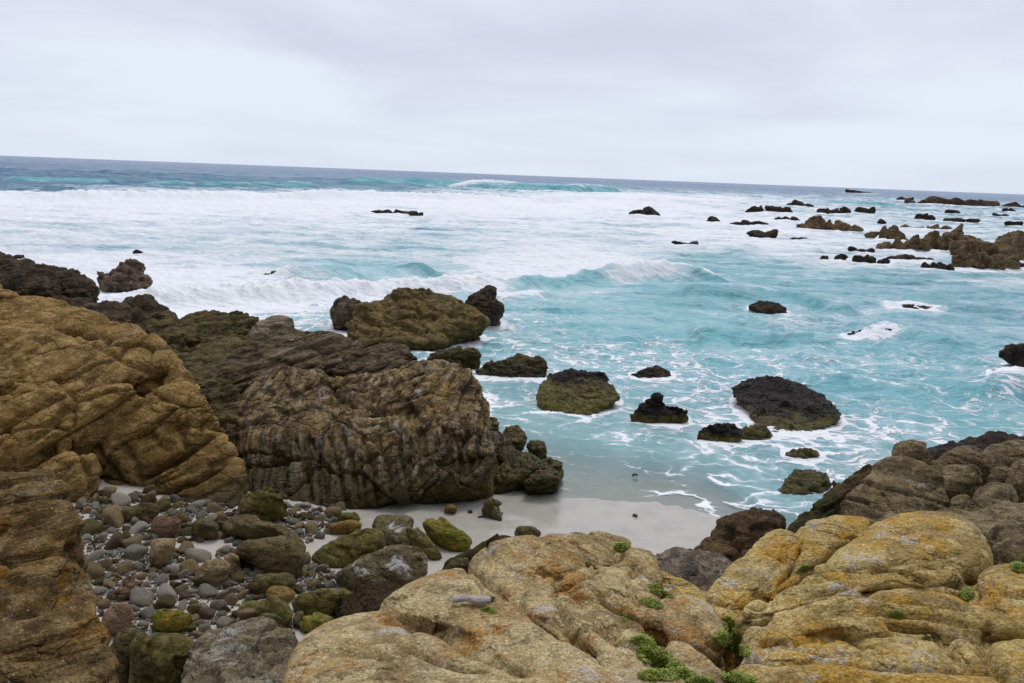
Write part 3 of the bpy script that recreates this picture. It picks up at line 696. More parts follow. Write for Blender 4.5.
# orange lichen slab at the bottom centre
rock_mass('foreground_slab', 'low orange-stained granite slab at the bottom centre, carrying the grey driftwood stick', 'rock', [
    S([(262, 790), (278, 690), (290, 655), (312, 630), (348, 616), (402, 617), (442, 624), (490, 648), (548, 668), (600, 690), (640, 790)], (3.9, 2.3), bulge=.10, thick=1.0, drop=1.4),
    S([(372, 618), (400, 592), (430, 576), (456, 572), (470, 578), (486, 596), (520, 618), (556, 650), (610, 678), (660, 790), (580, 790), (470, 660), (420, 632)], (4.5, 2.4), bulge=.12, thick=1.0, drop=1.4),
    blob(atD(430, 700, 3.6) + np.array([.0, .3, -1.3]), (1.3, 1.1, 1.3), seed=8),
], M_fore, voxel=.0155, sc=.9, big=.022, strata=[((-.4, .3, .85), .34, .008, (.03, .013))], rough=.009, seed=21, fac=[(.30, (1.9, 1, .7), .09, .004, .008, .012)], lines=[([(408, 645), (425, 653), (455, 664), (482, 668)], .05, .016), ([(385, 618), (430, 626), (470, 648), (520, 668)], .04, .02), ([(290, 668), (330, 655), (370, 660)], .012, .015)])

# cracked granite hump in the middle
rock_mass('foreground_outcrop', 'cracked pale tan granite hump at the bottom middle, with green succulents in its joints', 'rock', [
    S([(468, 566), (480, 553), (515, 541), (545, 540), (576, 552), (590, 568), (566, 588), (530, 600), (502, 600), (474, 586)], (5.2, 4.5), bulge=.10, thick=1.0, drop=1.2),
    S([(472, 574), (502, 596), (560, 588), (578, 618), (600, 652), (566, 668), (520, 632), (492, 606)], (4.75, 3.5), bulge=.13, thick=1.0, drop=1.2),
    S([(530, 547), (545, 535), (600, 533), (632, 541), (626, 553), (598, 572), (570, 560)], (5.6, 5.1), bulge=.05, thick=1.0, drop=1.2),
    S([(592, 568), (625, 548), (652, 553), (664, 578), (658, 612), (620, 596)], (5.4, 4.6), bulge=.06, thick=1.0, drop=1.2),
    S([(553, 592), (590, 568), (622, 578), (652, 604), (668, 634), (645, 642), (596, 622)], (4.8, 3.9), bulge=.12, thick=1.0, drop=1.2),
    S([(560, 616), (596, 614), (640, 636), (664, 656), (650, 690), (604, 680), (572, 656)], (4.2, 3.2), bulge=.10, thick=1.0, drop=1.2),
    S([(590, 672), (640, 672), (690, 690), (720, 790), (610, 790)], (3.35, 2.4), bulge=.10, thick=1.0, drop=1.2),
    S([(652, 612), (690, 604), (716, 618), (727, 640), (718, 658), (690, 664), (664, 644)], (4.4, 3.6), bulge=.12, thick=1.0, drop=1.2),
    S([(660, 645), (692, 652), (712, 672), (740, 700), (700, 720), (668, 690)], (3.7, 3.0), bulge=.10, thick=1.0, drop=1.2),
    blob(atD(590, 640, 4.6) + np.array([.0, .2, -1.2]), (1.1, 1.2, 1.1), seed=9), blob(atD(700, 690, 3.6) + np.array([.1, .1, -1.0]), (1.0, 1.0, .9), seed=10),
], M_fore, voxel=.0155, sc=.8, big=.022, strata=[((.55, .25, .8), .24, .010, (.03, .013))], rough=.009, seed=33, fac=[(.30, (1.9, 1, .7), .09, .004, .008, .012)], lines=[([(552, 592), (590, 570), (600, 566)], .06, .02), ([(598, 598), (625, 612), (650, 630), (662, 645)], .05, .016), ([(600, 625), (640, 650), (655, 660)], .05, .016), ([(560, 600), (568, 622), (590, 655)], .05, .016), ([(590, 568), (610, 560), (622, 552)], .06, .02), ([(540, 570), (560, 580), (556, 592)], .03, .012), ([(635, 565), (628, 585), (640, 600)], .03, .014)])

rock_mass('saddle_rock', 'dark grey speckled rock filling the dip between the two tan granite humps', 'rock', [
    S([(645, 566), (660, 556), (692, 555), (722, 562), (740, 575), (720, 595), (700, 606), (672, 600), (650, 588)], (6.4, 5.4), bulge=.12, thick=1.2, drop=1.5),
    blob(atD(695, 590, 6.0) + np.array([0, .2, -1.2]), (1.0, .8, 1.0), seed=12),
], M_saddle, voxel=.022, sc=.7, big=.05, joints=[(.4, .02, .015, (1.5, 1, 1))], rough=.02, seed=35)

# yellow slab on the right
rock_mass('foreground_dome', 'large yellow lichen-covered granite dome and slabs filling the bottom right', 'rock', [
    S([(700, 604), (722, 580), (745, 556), (770, 533), (790, 528), (800, 540), (782, 570), (762, 600), (740, 628), (712, 628)], (5.5, 4.2), bulge=.08, thick=1.0, drop=1.5),
    S([(784, 560), (792, 538), (806, 522), (840, 515), (876, 520), (868, 540), (830, 560), (796, 592), (762, 602), (770, 580)], (5.3, 4.4), bulge=.09, thick=1.0, drop=1.5),
    S([(786, 598), (830, 560), (862, 535), (888, 520), (925, 515), (962, 520), (985, 534), (996, 558), (994, 578), (950, 584), (890, 588), (830, 596)], (5.3, 4.1), bulge=.13, thick=1.0, drop=1.5),
    S([(728, 622), (760, 600), (830, 592), (900, 584), (968, 577), (974, 598), (900, 606), (820, 616), (750, 634)], (4.3, 3.8), bulge=.12, thick=1.0, drop=1.5),
    S([(962, 590), (984, 577), (1110, 575), (1110, 640), (1000, 628), (968, 612)], (4.3, 3.6), bulge=.14, thick=1.0, drop=1.5),
    S([(738, 630), (800, 612), (880, 604), (962, 608), (1110, 625), (1110, 660), (960, 652), (860, 648), (748, 660)], (3.95, 3.3), bulge=.12, thick=1.0, drop=1.5),
    S([(736, 660), (800, 648), (900, 644), (985, 650), (1110, 652), (1110, 790), (740, 790)], (3.4, 2.3), bulge=.10, thick=1.0, drop=1.5),
    blob(atD(900, 620, 4.6) + np.array([.1, .2, -1.3]), (1.7, 1.2, 1.2), seed=14), blob(atD(780, 660, 4.0) + np.array([.1, .2, -1.2]), (1.0, 1.2, 1.0), seed=15),
], M_foreR, voxel=.0155, sc=.9, big=.025, strata=[((.1, .45, .9), .30, .012, (.035, .013))], rough=.009, seed=45, fac=[(.30, (1.9, 1, .7), .09, .004, .008, .012)], lines=[([(790, 600), (840, 588), (900, 560), (960, 552)], .02, .03), ([(745, 662), (830, 660), (900, 668), (1000, 665)], .05, .018), ([(930, 640), (980, 645), (1024, 640)], .04, .018), ([(800, 630), (850, 640), (880, 655)], .03, .016), ([(990, 625), (985, 650), (1010, 680)], .04, .018), ([(796, 545), (786, 570), (770, 590), (757, 604)], .07, .022), ([(745, 624), (800, 606), (860, 596), (900, 588), (965, 582)], .07, .022), ([(895, 626), (935, 630), (945, 645), (965, 660)], .05, .02), ([(860, 598), (905, 604), (960, 610)], .04, .016), ([(968, 580), (972, 600), (1000, 612)], .06, .02), ([(760, 640), (820, 652), (880, 650)], .05, .018), ([(880, 612), (930, 616), (960, 622)], .05, .018), ([(830, 560), (880, 575), (940, 578)], .02, .02)])

rock_mass('wedge_rock', 'dark reddish wedge-shaped rock standing on the sand behind the yellow dome', 'rock', [
    S([(692, 566), (706, 552), (714, 530), (744, 521), (764, 514), (776, 514), (785, 524), (788, 545), (770, 570), (735, 592), (700, 590)], (8.3, 7.4), bulge=.3, thick=.7, drop=1.2, nb=48),
], M_wedge, voxel=.03, sc=.8, big=.06, strata=[((.25, .2, .9), .14, .03, (.03, .015))], rough=.02, seed=51)

# right hand outcrop of boulders
rp_ = [
    S([(900, 476), (925, 455), (962, 442), (992, 437), (1080, 436), (1090, 480), (1000, 482)], (15.0, 13.0), bulge=.25, thick=1.0, drop=1.0),
]
rock_mass('ledge_rock', 'low black wet ledge at the top of the right-hand boulders, against the water', 'rock', rp_, M_farblack, voxel=.05, sc=.9, big=.10, strata=[((.1, .2, .95), .2, .05, (.04, .03))], rough=.04, seed=61)
rock_mass('sloping_rock', 'brown ridge-like rock sloping down to the water on the left of the right-hand boulders', 'rock', [
    S([(786, 534), (800, 515), (818, 500), (842, 480), (872, 464), (884, 466), (872, 485), (850, 510), (838, 545), (860, 580), (790, 580)], (12.4, 10.8), bulge=.3, thick=1.0, drop=1.0),
], M_wedge, voxel=.035, sc=1.0, big=.08, strata=[((-.5, .2, .8), .2, .04, (.04, .02))], joints=[(.7, .03, .03, (1.4, 1, 1))], rough=.025, seed=62)
def rb(label, poly, D, bulge=.2, thick=.6, mat=None, seed=1, big=.05, joints=None, strata=None, voxel=.03):
    return rock_mass('boulder', label, 'boulder', [S(poly, D, bulge=bulge, thick=thick, drop=.5, e=2.4, nb=56)], mat or M_right, voxel=voxel, sc=.7, big=big,
                     strata=strata or [((.1, .3, .9), .2, .015, (.015, .02))], joints=joints, rough=.015, seed=seed, fac=[(.35, (1.2, 1, .9), .10, .01, .01, .02)])
rb('large brown wedge boulder with a flat sloping top, above the yellow dome', [(838, 500), (858, 483), (882, 463), (902, 457), (922, 466), (940, 480), (952, 505), (950, 524), (905, 530), (850, 530)], (11.0, 9.9), .25, 1.0, seed=71, strata=[((.3, .5, .8), .35, .06, (.05, .02))])
rb('rounded grey-brown boulder on top of the wedge boulder, nearest the sea', [(889, 458), (893, 447), (912, 443), (926, 446), (932, 458), (928, 470), (905, 472), (892, 468)], (12.6, 12.0), .25, .5, seed=72)
rb('rounded brown boulder just right of the wedge boulder', [(934, 480), (938, 472), (958, 469), (978, 470), (983, 482), (976, 492), (955, 497), (940, 494)], (11.6, 11.0), .25, .5, seed=73)
rb('small flat stone between the rounded boulders under the black ledge', [(924, 472), (930, 464), (946, 465), (950, 474), (940, 480), (928, 480)], (12.4, 12.0), .15, .4, seed=74)
rb('flat grey boulder just under the middle of the black ledge', [(934, 462), (950, 452), (975, 451), (987, 458), (984, 468), (960, 472), (940, 470)], (13.0, 12.3), .22, .5, seed=75)
rb('broad brown boulder under the right end of the black ledge', [(976, 462), (986, 450), (1010, 445), (1050, 447), (1060, 466), (1030, 474), (990, 474)], (12.8, 12.0), .25, .6, seed=76)
rb('rounded tan boulder near the right edge, above the dome\'s right shoulder', [(968, 508), (974, 493), (992, 487), (1010, 490), (1019, 502), (1016, 517), (995, 524), (972, 520)], (10.8, 10.1), .28, .6, seed=77)
rb('tan boulder cut by the right edge of the photo, below the black ledge', [(1004, 480), (1012, 464), (1030, 460), (1070, 462), (1075, 500), (1030, 508), (1010, 498)], (11.6, 10.8), .28, .6, seed=78)
rb('small brown stone between the two tan boulders on the right', [(984, 484), (990, 472), (1006, 470), (1014, 480), (1006, 490), (990, 491)], (11.6, 11.2), .15, .4, seed=79)
rb('low brown stone left of the tan boulder, above the dome', [(942, 512), (948, 499), (962, 496), (974, 504), (972, 520), (950, 524)], (10.8, 10.4), .18, .4, seed=80)
rock_mass('bank_rock', 'dark mossy sloping rock bank right of the yellow dome, under the tan boulders', 'rock', [
    S([(930, 520), (965, 512), (1010, 512), (1100, 500), (1110, 620), (1000, 600), (950, 560)], (10.0, 6.2), bulge=.25, thick=1.0, drop=1.2),
    S([(840, 520), (900, 512), (960, 515), (1000, 560), (960, 600), (860, 580)], (10.2, 7.5), bulge=.2, thick=1.2, drop=1.2),
    S([(985, 545), (1020, 540), (1100, 545), (1100, 600), (1010, 600), (992, 575)], (6.6, 5.0), bulge=.2, thick=1.0, drop=1.5),
], M_right, voxel=.035, sc=1.0, big=.08, strata=[((.3, .3, .85), .22, .04, (.05, .02))], rough=.02, seed=85)

# tan headland on the left
hd = ((-.5, -.15, .85))
rock_mass('headland', 'big golden-brown cracked headland rising on the left, above the cobble gully', 'rocky headland', [
    S([(-120, 285), (0, 288), (48, 300), (100, 315), (138, 330), (140, 348), (60, 352), (-120, 340)], (15.6, 13.8), bulge=.22, thick=1.8, drop=2),
    S([(-120, 330), (30, 332), (100, 344), (138, 350), (148, 366), (112, 388), (40, 398), (-120, 402)], (13.9, 12.2), bulge=.22, thick=1.8, drop=2),
    S([(98, 334), (138, 324), (165, 345), (188, 368), (200, 385), (168, 388), (130, 392), (104, 372)], (14.0, 12.8), bulge=.25, thick=1.8, drop=2),
    S([(-120, 398), (0, 402), (66, 382), (120, 386), (152, 388), (122, 412), (76, 442), (30, 466), (-20, 482), (-120, 492)], (12.5, 10.8), bulge=.28, thick=1.8, drop=2),
    S([(78, 440), (112, 418), (150, 388), (190, 378), (205, 392), (218, 410), (212, 426), (180, 440), (130, 456), (92, 458)], (12.9, 12.0), bulge=.25, thick=1.8, drop=2),
    S([(4, 478), (60, 448), (92, 452), (98, 476), (92, 502), (60, 510), (10, 510)], (11.4, 10.8), bulge=.18, thick=1.8, drop=1),
    S([(86, 456), (150, 442), (200, 426), (228, 434), (238, 452), (216, 474), (165, 490), (108, 496)], (12.3, 11.6), bulge=.2, thick=1.8, drop=1),
    S([(100, 494), (165, 486), (215, 468), (240, 456), (249, 482), (243, 520), (205, 532), (150, 532), (104, 520)], (12.0, 11.15), bulge=.22, thick=1.6, drop=1),
    blob(atD(-40, 400, 14.5) + np.array([-.6, 0, -1.6]), (4.2, 2.6, 2.6), seed=17),
], M_head, voxel=.032, sc=1.7, big=.05, strata=[(hd, .62, .03, (.09, .04)), (hd, .21, .004, (.015, .02))],
    rough=.013, seed=103, fac=[(1.1, (1.4, 1.1, .8), .10, .05, .08, .04), (.40, (1.4, 1.1, .8), .12, .012, .015, .03)], wamp=.05,
    lines=[([(6, 480), (40, 455), (75, 434), (120, 413), (150, 385), (163, 370)], .22, .06), ([(0, 396), (30, 389), (70, 368), (108, 342)], .14, .05), ([(97, 447), (112, 470), (132, 497)], .10, .04),
           ([(118, 437), (135, 460), (144, 498)], .10, .04), ([(76, 446), (88, 475), (93, 500)], .07, .04), ([(143, 478), (180, 458), (212, 434), (236, 420)], .18, .05), ([(152, 497), (195, 482), (238, 452)], .14, .05),
           ([(178, 428), (186, 448)], .12, .04), ([(120, 440), (150, 432), (165, 450)], .08, .04), ([(0, 432), (40, 408), (62, 396)], .12, .045), ([(72, 405), (74, 432)], .10, .04), ([(60, 330), (110, 352), (150, 372)], .08, .05)])
rock_mass('back_ridge', 'dark brown ridge running down to the surf behind the golden headland', 'rock', [
    S([(-120, 250), (0, 257), (30, 264), (55, 278), (62, 300), (20, 310), (-120, 310)], (20, 17.5), bulge=.4, thick=1.8, drop=2),
    S([(24, 282), (45, 271), (70, 271), (88, 278), (98, 290), (92, 302), (55, 308), (28, 304)], (21, 19), bulge=.4, thick=1.8, drop=2),
    S([(40, 300), (92, 300), (130, 318), (150, 345), (110, 340), (60, 318)], (19, 16), bulge=.2, thick=1.5, drop=2),
], M_dark, voxel=.05, sc=1.6, big=.12, strata=[((-.4, .1, .9), .32, .09, (.08, .04))], rough=.05, seed=111)
rock_mass('sea_stack', 'jagged grey-brown rock stack in the white surf, left of the photo', 'rock', [
    S([(96, 280), (98, 272), (108, 270), (112, 278), (120, 290), (100, 290)], (34, 33), bulge=.12, thick=.8, drop=.3, nb=40),
    S([(108, 290), (112, 268), (116, 270), (122, 264), (128, 259), (140, 260), (145, 270), (152, 278), (153, 286), (130, 292)], (34.5, 33), bulge=.25, thick=1.2, drop=.3, nb=48),
    S([(103, 290), (104, 276), (116, 276), (118, 292)], (33.4, 33), bulge=.3, thick=.8, nb=40),
], M_stack, voxel=.07, sc=1.1, big=.14, strata=[((.4, .3, .8), .4, .08, (.12, .07))], joints=[(.7, .12, .08, (1, 1, 1))], rough=.05, seed=121)
rock_mass('shore_rock', 'dark ragged rock at the surf edge, between the back ridge and the mossy hollow', 'rock', [
    S([(92, 314), (98, 301), (118, 299), (130, 306), (132, 318), (125, 330), (98, 325)], (24, 22.6), bulge=.15, thick=1.2),
    S([(124, 305), (132, 297), (150, 298), (165, 306), (178, 313), (180, 324), (140, 330), (126, 325)], (25, 23), bulge=.15, thick=1.2),
], M_dark, voxel=.06, sc=1.1, big=.18, strata=[((.3, .1, .9), .3, .08, (.08, .04))], rough=.07, seed=125)
rock_mass('mossy_rock', 'dark green mossy hollow rocks between the golden headland and the layered outcrop', 'rock', [
    S([(132, 340), (150, 320), (172, 320), (182, 342), (172, 368), (150, 362)], (19.5, 17), bulge=.35, thick=1.5, drop=1.5),
    S([(166, 345), (180, 322), (205, 316), (232, 322), (240, 342), (215, 356), (185, 356)], (21.5, 19), bulge=.35, thick=1.5, drop=1.5),
    S([(210, 334), (232, 317), (250, 316), (262, 330), (250, 346), (220, 348)], (22.5, 20.5), bulge=.35, thick=1.5, drop=1.5),
    S([(165, 358), (240, 342), (300, 335), (318, 344), (270, 366), (220, 378), (180, 376)], (20, 16.8), bulge=.25, thick=1.5, drop=1.5),
    S([(140, 362), (180, 352), (235, 362), (240, 390), (215, 402), (190, 396), (160, 378)], (17.5, 14.5), bulge=.25, thick=1.5, drop=1.5),
    S([(196, 390), (236, 382), (246, 420), (248, 470), (228, 470), (214, 420)], (14.6, 12.6), bulge=.1, thick=1.2, drop=1.0),
], M_moss, voxel=.05, sc=1.2, big=.16, strata=[((-.3, .2, .9), .3, .07, (.07, .035))], joints=[(.8, .07, .05, (1, 1, 1))], rough=.05, seed=131)
rock_mass('boulder', 'smooth grey-tan boulder perched by the surf on the mossy rocks', 'boulder', [
    S([(246, 340), (252, 328), (266, 320), (285, 317), (297, 320), (293, 332), (284, 343), (258, 348)], (20.2, 19.4), bulge=.2, thick=.8, nb=48),
], M_pboul, voxel=.045, sc=1.0, big=.08, strata=[((.6, .1, .6), .4, .03, (.04, .03))], rough=.02, seed=135)

# layered outcrop in the centre
vs = (.55, -.35, .6)
rock_mass('ledge_rock', 'dark low fractured ledge behind the layered outcrop, reaching towards the surf', 'rock', [
    S([(205, 378), (235, 356), (275, 342), (320, 335), (356, 340), (372, 352), (330, 372), (270, 388), (222, 392)], (18.2, 15.0), bulge=.3, thick=1.6, drop=2),
    S([(325, 368), (350, 352), (390, 346), (412, 350), (420, 362), (385, 376), (340, 380)], (16.8, 15.0), bulge=.25, thick=1.5, drop=2),
], M_ledge, voxel=.034, sc=1.1, big=.06, strata=[((-.35, .1, .92), .16, .05, (.05, .03))], fac=[(.7, (1.6, 1, .8), .16, .04, .05, .03)], rough=.025, seed=205, wamp=.06)
rock_mass('layered_outcrop', 'broad dark layered outcrop with a steep streaked face over the sand, centre left', 'rocky outcrop', [
    S([(234, 410), (246, 386), (288, 372), (330, 374), (342, 400), (322, 442), (262, 446)], (15.2, 13.0), bulge=.2, thick=1.6, drop=2),
    S([(306, 424), (330, 382), (390, 370), (432, 378), (446, 400), (420, 440), (350, 452)], (15.4, 12.95), bulge=.2, thick=1.6, drop=2),
    S([(396, 372), (432, 360), (462, 366), (478, 384), (487, 408), (492, 446), (452, 456), (420, 420)], (15.6, 13.1), bulge=.25, thick=1.6, drop=2),
    S([(234, 418), (300, 412), (338, 424), (326, 484), (300, 520), (266, 524), (246, 490)], (13.4, 11.65), bulge=.22, thick=1.6, drop=1),
    S([(300, 424), (350, 414), (402, 418), (428, 450), (416, 497), (380, 507), (340, 517), (285, 522)], (13.4, 11.7), bulge=.22, thick=1.6, drop=1),
    S([(392, 424), (450, 414), (488, 424), (496, 458), (480, 484), (440, 498), (398, 506)], (13.75, 12.1), bulge=.25, thick=1.6, drop=1),
    S([(440, 452), (488, 432), (516, 446), (552, 466), (556, 480), (520, 484), (490, 496), (440, 498)], (14.3, 13.0), bulge=.08, thick=.8, drop=.5),
], M_cent, voxel=.026, sc=1.2, big=.06, strata=[(vs, .26, .05, (.06, .028)), ((.93, -.1, .36), .17, .045, (.04, .02)), ((-.45, -.25, .85), .12, .08, (.04, .02))],
    masks=[(tuple(atD(290, 400, 14)), (1.7, 2.5, 1.0)), (tuple(atD(360, 450, 12.8)), (1.9, 1.5, 1.0)), (tuple(atD(440, 395, 14.5)), (1.5, 3, 1.4))],
    rough=.026, seed=207, wamp=.08, fac=[(.8, (1.4, 1, .9), .14, .05, .06, .03)],
    lines=[([(330, 376), (338, 395), (354, 408)], .10, .035), ([(245, 468), (300, 455), (310, 440)], .10, .04)] + [([(x_, 438), (x_ + 10, 470), (x_ + 15, 500)], .07, .022) for x_ in (296, 312, 330, 344, 362, 378, 396, 410)])
toe = [
    ('round dark olive rock at the right foot of the layered outcrop, topmost of its rubble', [(500, 440), (504, 429), (518, 427), (526, 434), (524, 448), (508, 452)], (14.9, 14.3)),
    ('brown angular block leaning on the foot of the layered outcrop', [(474, 452), (480, 438), (498, 434), (514, 446), (516, 462), (498, 470), (478, 466)], (14.3, 13.6)),
    ('olive slanting rock in the middle of the outcrop\'s rubble toe', [(494, 470), (506, 456), (530, 452), (544, 462), (532, 476), (510, 482), (496, 482)], (13.9, 13.2)),
    ('low olive rock at the tip of the rubble toe, washed by water', [(528, 474), (536, 462), (552, 458), (566, 466), (562, 478), (540, 484)], (13.9, 13.3)),
    ('dark green block at the bottom of the rubble toe, above the sand', [(432, 490), (440, 474), (470, 466), (492, 474), (494, 490), (470, 497), (440, 497)], (13.3, 12.6)),
    ('small olive rock at the far right end of the rubble toe', [(528, 450), (532, 443), (544, 443), (548, 452), (538, 457)], (14.9, 14.5)),
    ('flat olive rock half sunk in the shallows below the rubble toe', [(522, 482), (534, 474), (556, 472), (560, 480), (542, 488), (528, 488)], (13.2, 12.9)),
    ('low dark stone where the outcrop meets the water, right of its face', [(486, 424), (490, 418), (498, 420), (499, 428), (490, 432)], (15.9, 15.5)),
]
for k, (lb, po, D) in enumerate(toe):
    rock_mass('rubble_rock', lb, 'rock', [S(po, D, bulge=.12, thick=.6, drop=.2, e=3.5, nb=48, sm=1)], M_olive if k % 3 else M_moss, voxel=.024, sc=.7, big=.04,
              strata=[((.5, -.2, .8), .14, .03, (.03, .02))], rough=.015, seed=220 + k)

# ------------------------------------------------------------------ rocks standing in the cove
rock_mass('islet', 'tall brown rock islet with an olive top, in the surf behind the layered outcrop', 'rock', [
    S([(345, 326), (352, 315), (372, 306), (395, 297), (420, 293), (440, 295), (462, 300), (482, 312), (491, 322), (486, 330), (455, 336), (440, 343), (400, 343), (352, 340)], (27.5, 24.8), bulge=.4, thick=1.6, drop=.8, nb=80),
    S([(346, 334), (400, 336), (440, 334), (452, 343), (420, 347), (360, 346)], (25.2, 24.2), bulge=.2, thick=.6),
    S([(400, 300), (410, 291), (425, 289), (436, 296)], (27.5, 27), bulge=.2, thick=.5, nb=36),
], M_isle, voxel=.05, sc=1.5, big=.16, strata=[((.3, .2, .9), .35, .08, (.08, .05))], joints=[(1.0, .10, .06, (1, 1, 1))], rough=.04, seed=301)
rock_mass('boulder', 'bare upright dark boulder at the left end of the tall brown islet', 'boulder', [
    S([(331, 318), (334, 304), (342, 299), (352, 302), (366, 308), (368, 318), (350, 326), (334, 329)], (28, 27), bulge=.4, thick=.8, nb=48)], M_stack, voxel=.05, sc=1.0, big=.10, rough=.03, seed=303)
rock_mass('sea_rock', 'dark blocky rock just behind the right end of the brown islet', 'rock', [
    S([(464, 304), (470, 296), (490, 291), (496, 294), (496, 303), (503, 310), (500, 316), (478, 318)], (30, 28.5), bulge=.4, thick=.8, nb=48)], M_dark, voxel=.05, sc=.8, big=.14, strata=[((.1, .1, .95), .3, .06, (.06, .04))], rough=.04, seed=304)
searocks = [
    ('low mossy ledge rock beside the layered outcrop, nearest to it on its seaward side', [(424, 360), (432, 351), (455, 348), (476, 347), (482, 354), (480, 366), (460, 374), (432, 372)], (.6, -.1), M_moss, 310),
    ('long flat-topped mossy rock in the water, between the outcrop and the yellow-green boulder', [(472, 371), (490, 362), (520, 357), (543, 356), (549, 366), (547, 377), (520, 382), (490, 384)], (.5, -.12), M_moss, 311),
    ('rounded yellow-green boulder with a black top, standing in the cove', [(536, 392), (546, 377), (562, 371), (585, 369), (606, 375), (616, 388), (622, 398), (600, 408), (578, 424), (552, 418), (538, 405)], (.58, -.15), M_mussel2, 312),
    ('small two-peaked black rock in the middle of the cove', [(627, 415), (640, 405), (650, 397), (656, 392), (662, 395), (668, 405), (680, 404), (690, 413), (684, 422), (655, 427), (636, 424)], (.62, -.12), M_mussel, 313),
    ('biggest black mussel-covered rock in the cove, green at its waterline', [(730, 388), (740, 379), (765, 376), (790, 380), (810, 389), (824, 397), (838, 404), (843, 420), (815, 432), (770, 438), (756, 428), (752, 410), (736, 400)], (.48, -.12), M_mussel, 314),
    ('small green-sided rock at the left of the big black rock', [(694, 438), (700, 425), (715, 421), (735, 422), (744, 432), (740, 442), (720, 449), (702, 446)], (.4, -.15), M_mussel, 315),
    ('low green rock joining the small green-sided rock to the big black rock', [(736, 440), (742, 430), (765, 426), (772, 432), (760, 440), (744, 444)], (.2, -.1), M_olive, 316),
    ('dark submerged rock awash with foam, behind the two-peaked rock', [(630, 375), (645, 367), (660, 366), (672, 373), (666, 382), (645, 385)], (.22, -.15), M_farblack, 317),
    ('olive rock just breaking the water, between the big black rock and the brown slope', [(780, 458), (788, 450), (805, 448), (820, 452), (818, 462), (800, 466)], (.16, -.12), M_olive, 318),
    ('lumpy olive rock awash at the foot of the brown slope', [(778, 490), (786, 475), (800, 470), (822, 474), (832, 484), (820, 494), (798, 500), (784, 508)], (.25, -.12), M_olive, 319),
    ('twin black rock tips breaking the water in the middle of the bay', [(746, 306), (760, 300), (776, 303), (787, 308), (786, 314), (762, 313)], (.30, -.1), M_farblack, 320),
    ('dark rock awash with a foam plume behind it, right of centre in the bay', [(838, 337), (858, 330), (875, 327), (898, 329), (892, 337), (855, 342)], (.4, -.1), M_farblack, 321),
    ('black rock cut by the right edge of the photo, in the turquoise water', [(998, 354), (1004, 345), (1020, 343), (1070, 345), (1070, 372), (1020, 370)], (.8, -.1), M_farblack, 322),
    ('long dark reef just under the swell, in the bay right of centre', [(880, 308), (905, 304), (930, 307), (950, 312), (925, 314)], (.16, -.2), M_farblack, 323),
    ('tiny dark rock tip in the foam above the cove, left of the surf line', [(244, 277), (280, 273), (286, 278), (262, 281)], (.15, -.1), M_farblack, 324),
]
for lb, po, Z, mt, sd_ in searocks:
    rock_mass('sea_rock', lb, 'rock', [S(po, Z=Z, bulge=.10, thick=.4, drop=.25, e=2.6, nb=60)], mt, voxel=.03 if sd_ < 320 else .05, sc=.8, big=.07,
              strata=[((.2, .1, .9), .25, .03, (.03, .02))], rough=.04, seed=sd_)

# ------------------------------------------------------------------ reefs far out
def reef(label, cx, by, w, h, n=3, mat=None, seed=0, group=None, jag=.35):
    p = atZ(cx, by, 0); dist = p[1]; sc_ = dist / F; wm, hm = w * sc_, h * sc_ * 1.0
    rs = np.random.RandomState(seed); parts = []
    for k in range(n):
        u = (k + .5) / n - .5 if n > 1 else 0
        x = p[0] + u * wm * .95 + rs.uniform(-.05, .05) * wm
        wk = wm / n * rs.uniform(.55, .75) if n > 1 else wm * .5; hk = hm * rs.uniform(.8, 1.02) * (1 - .5 * abs(2 * u)**2)
        dk = max(wk * .7, hk * .7)
        yy = dist + wk * .3 + rs.uniform(-.1, .3) * wk + (x - p[0]) * -.0
        parts.append(blob((x, yy - (x - p[0]) * .0, hk * .15), (wk, dk, hk * .9), rot=(rs.uniform(-.15, .15), rs.uniform(-.12, .12), rs.uniform(-.5, .5)), seed=seed * 7 + k, nf=9, k=12, rnd=.5))
    return rock_mass('reef_rock', label, 'rock', parts, mat or M_farblack, voxel=max(wm / 90, hm / 22, .03), sc=max(hm * 1.2, wm * .2), big=hm * jag * .3, rough=hm * .05, fac=[(hm * .8, (1.2, 1, .8), .2, hm * .05, hm * .05, hm * .05)], seed=seed, group=group, sm=1)
reef('long low reef on the horizon at the far right, longest of all', 975, 206, 160, 8, 9, M_dark, 401)
reef('small black reef rock left of the far long reef, near the horizon', 905, 200, 14, 3, 2, None, 402)
reef('long thin reef sliver close under the horizon, at the right', 858, 193, 24, 3, 3, None, 403)
reef('dark flat two-humped reef in the white water, left end of the outer line', 768, 212, 44, 7, 4, None, 404)
reef('high jagged black reef right behind the two-humped reef', 800, 208, 28, 8, 3, None, 405)
reef('jagged black reef right of the high black one, in the outer line', 832, 214, 36, 8, 4, None, 406)
reef('small low black reef right of the outer line\'s jagged group', 868, 212, 18, 5, 2, None, 407)
reef('lone small dark rock in the foam, left pair\'s smaller one', 636, 215, 11, 5, 1, None, 408)
reef('lone rounded dark rock in the foam, left pair\'s larger one', 654, 216, 17, 7, 1, None, 409)
reef('small black rock in the foam right of the rounded pair', 715, 222, 15, 5, 1, None, 410)
reef('flat drawn-out black reef in the white water, right of the small black rock', 752, 226, 42, 4, 4, None, 411)
reef('low black reef above the brown humped one', 788, 220, 26, 4, 3, None, 412)
reef('black pyramid-like reef alone in the white water', 764, 236, 30, 7, 2, None, 413)
reef('brown humped reef, long, in the white water left of the big brown rocks', 832, 230, 62, 10, 5, M_far, 414)
reef('thin dark reef speck in the surf, left of the wave crest', 688, 245, 26, 4, 2, None, 415)
reef('thin dark reef line low in the foam, under the black pyramid-like reef', 800, 239, 14, 2, 2, None, 416)
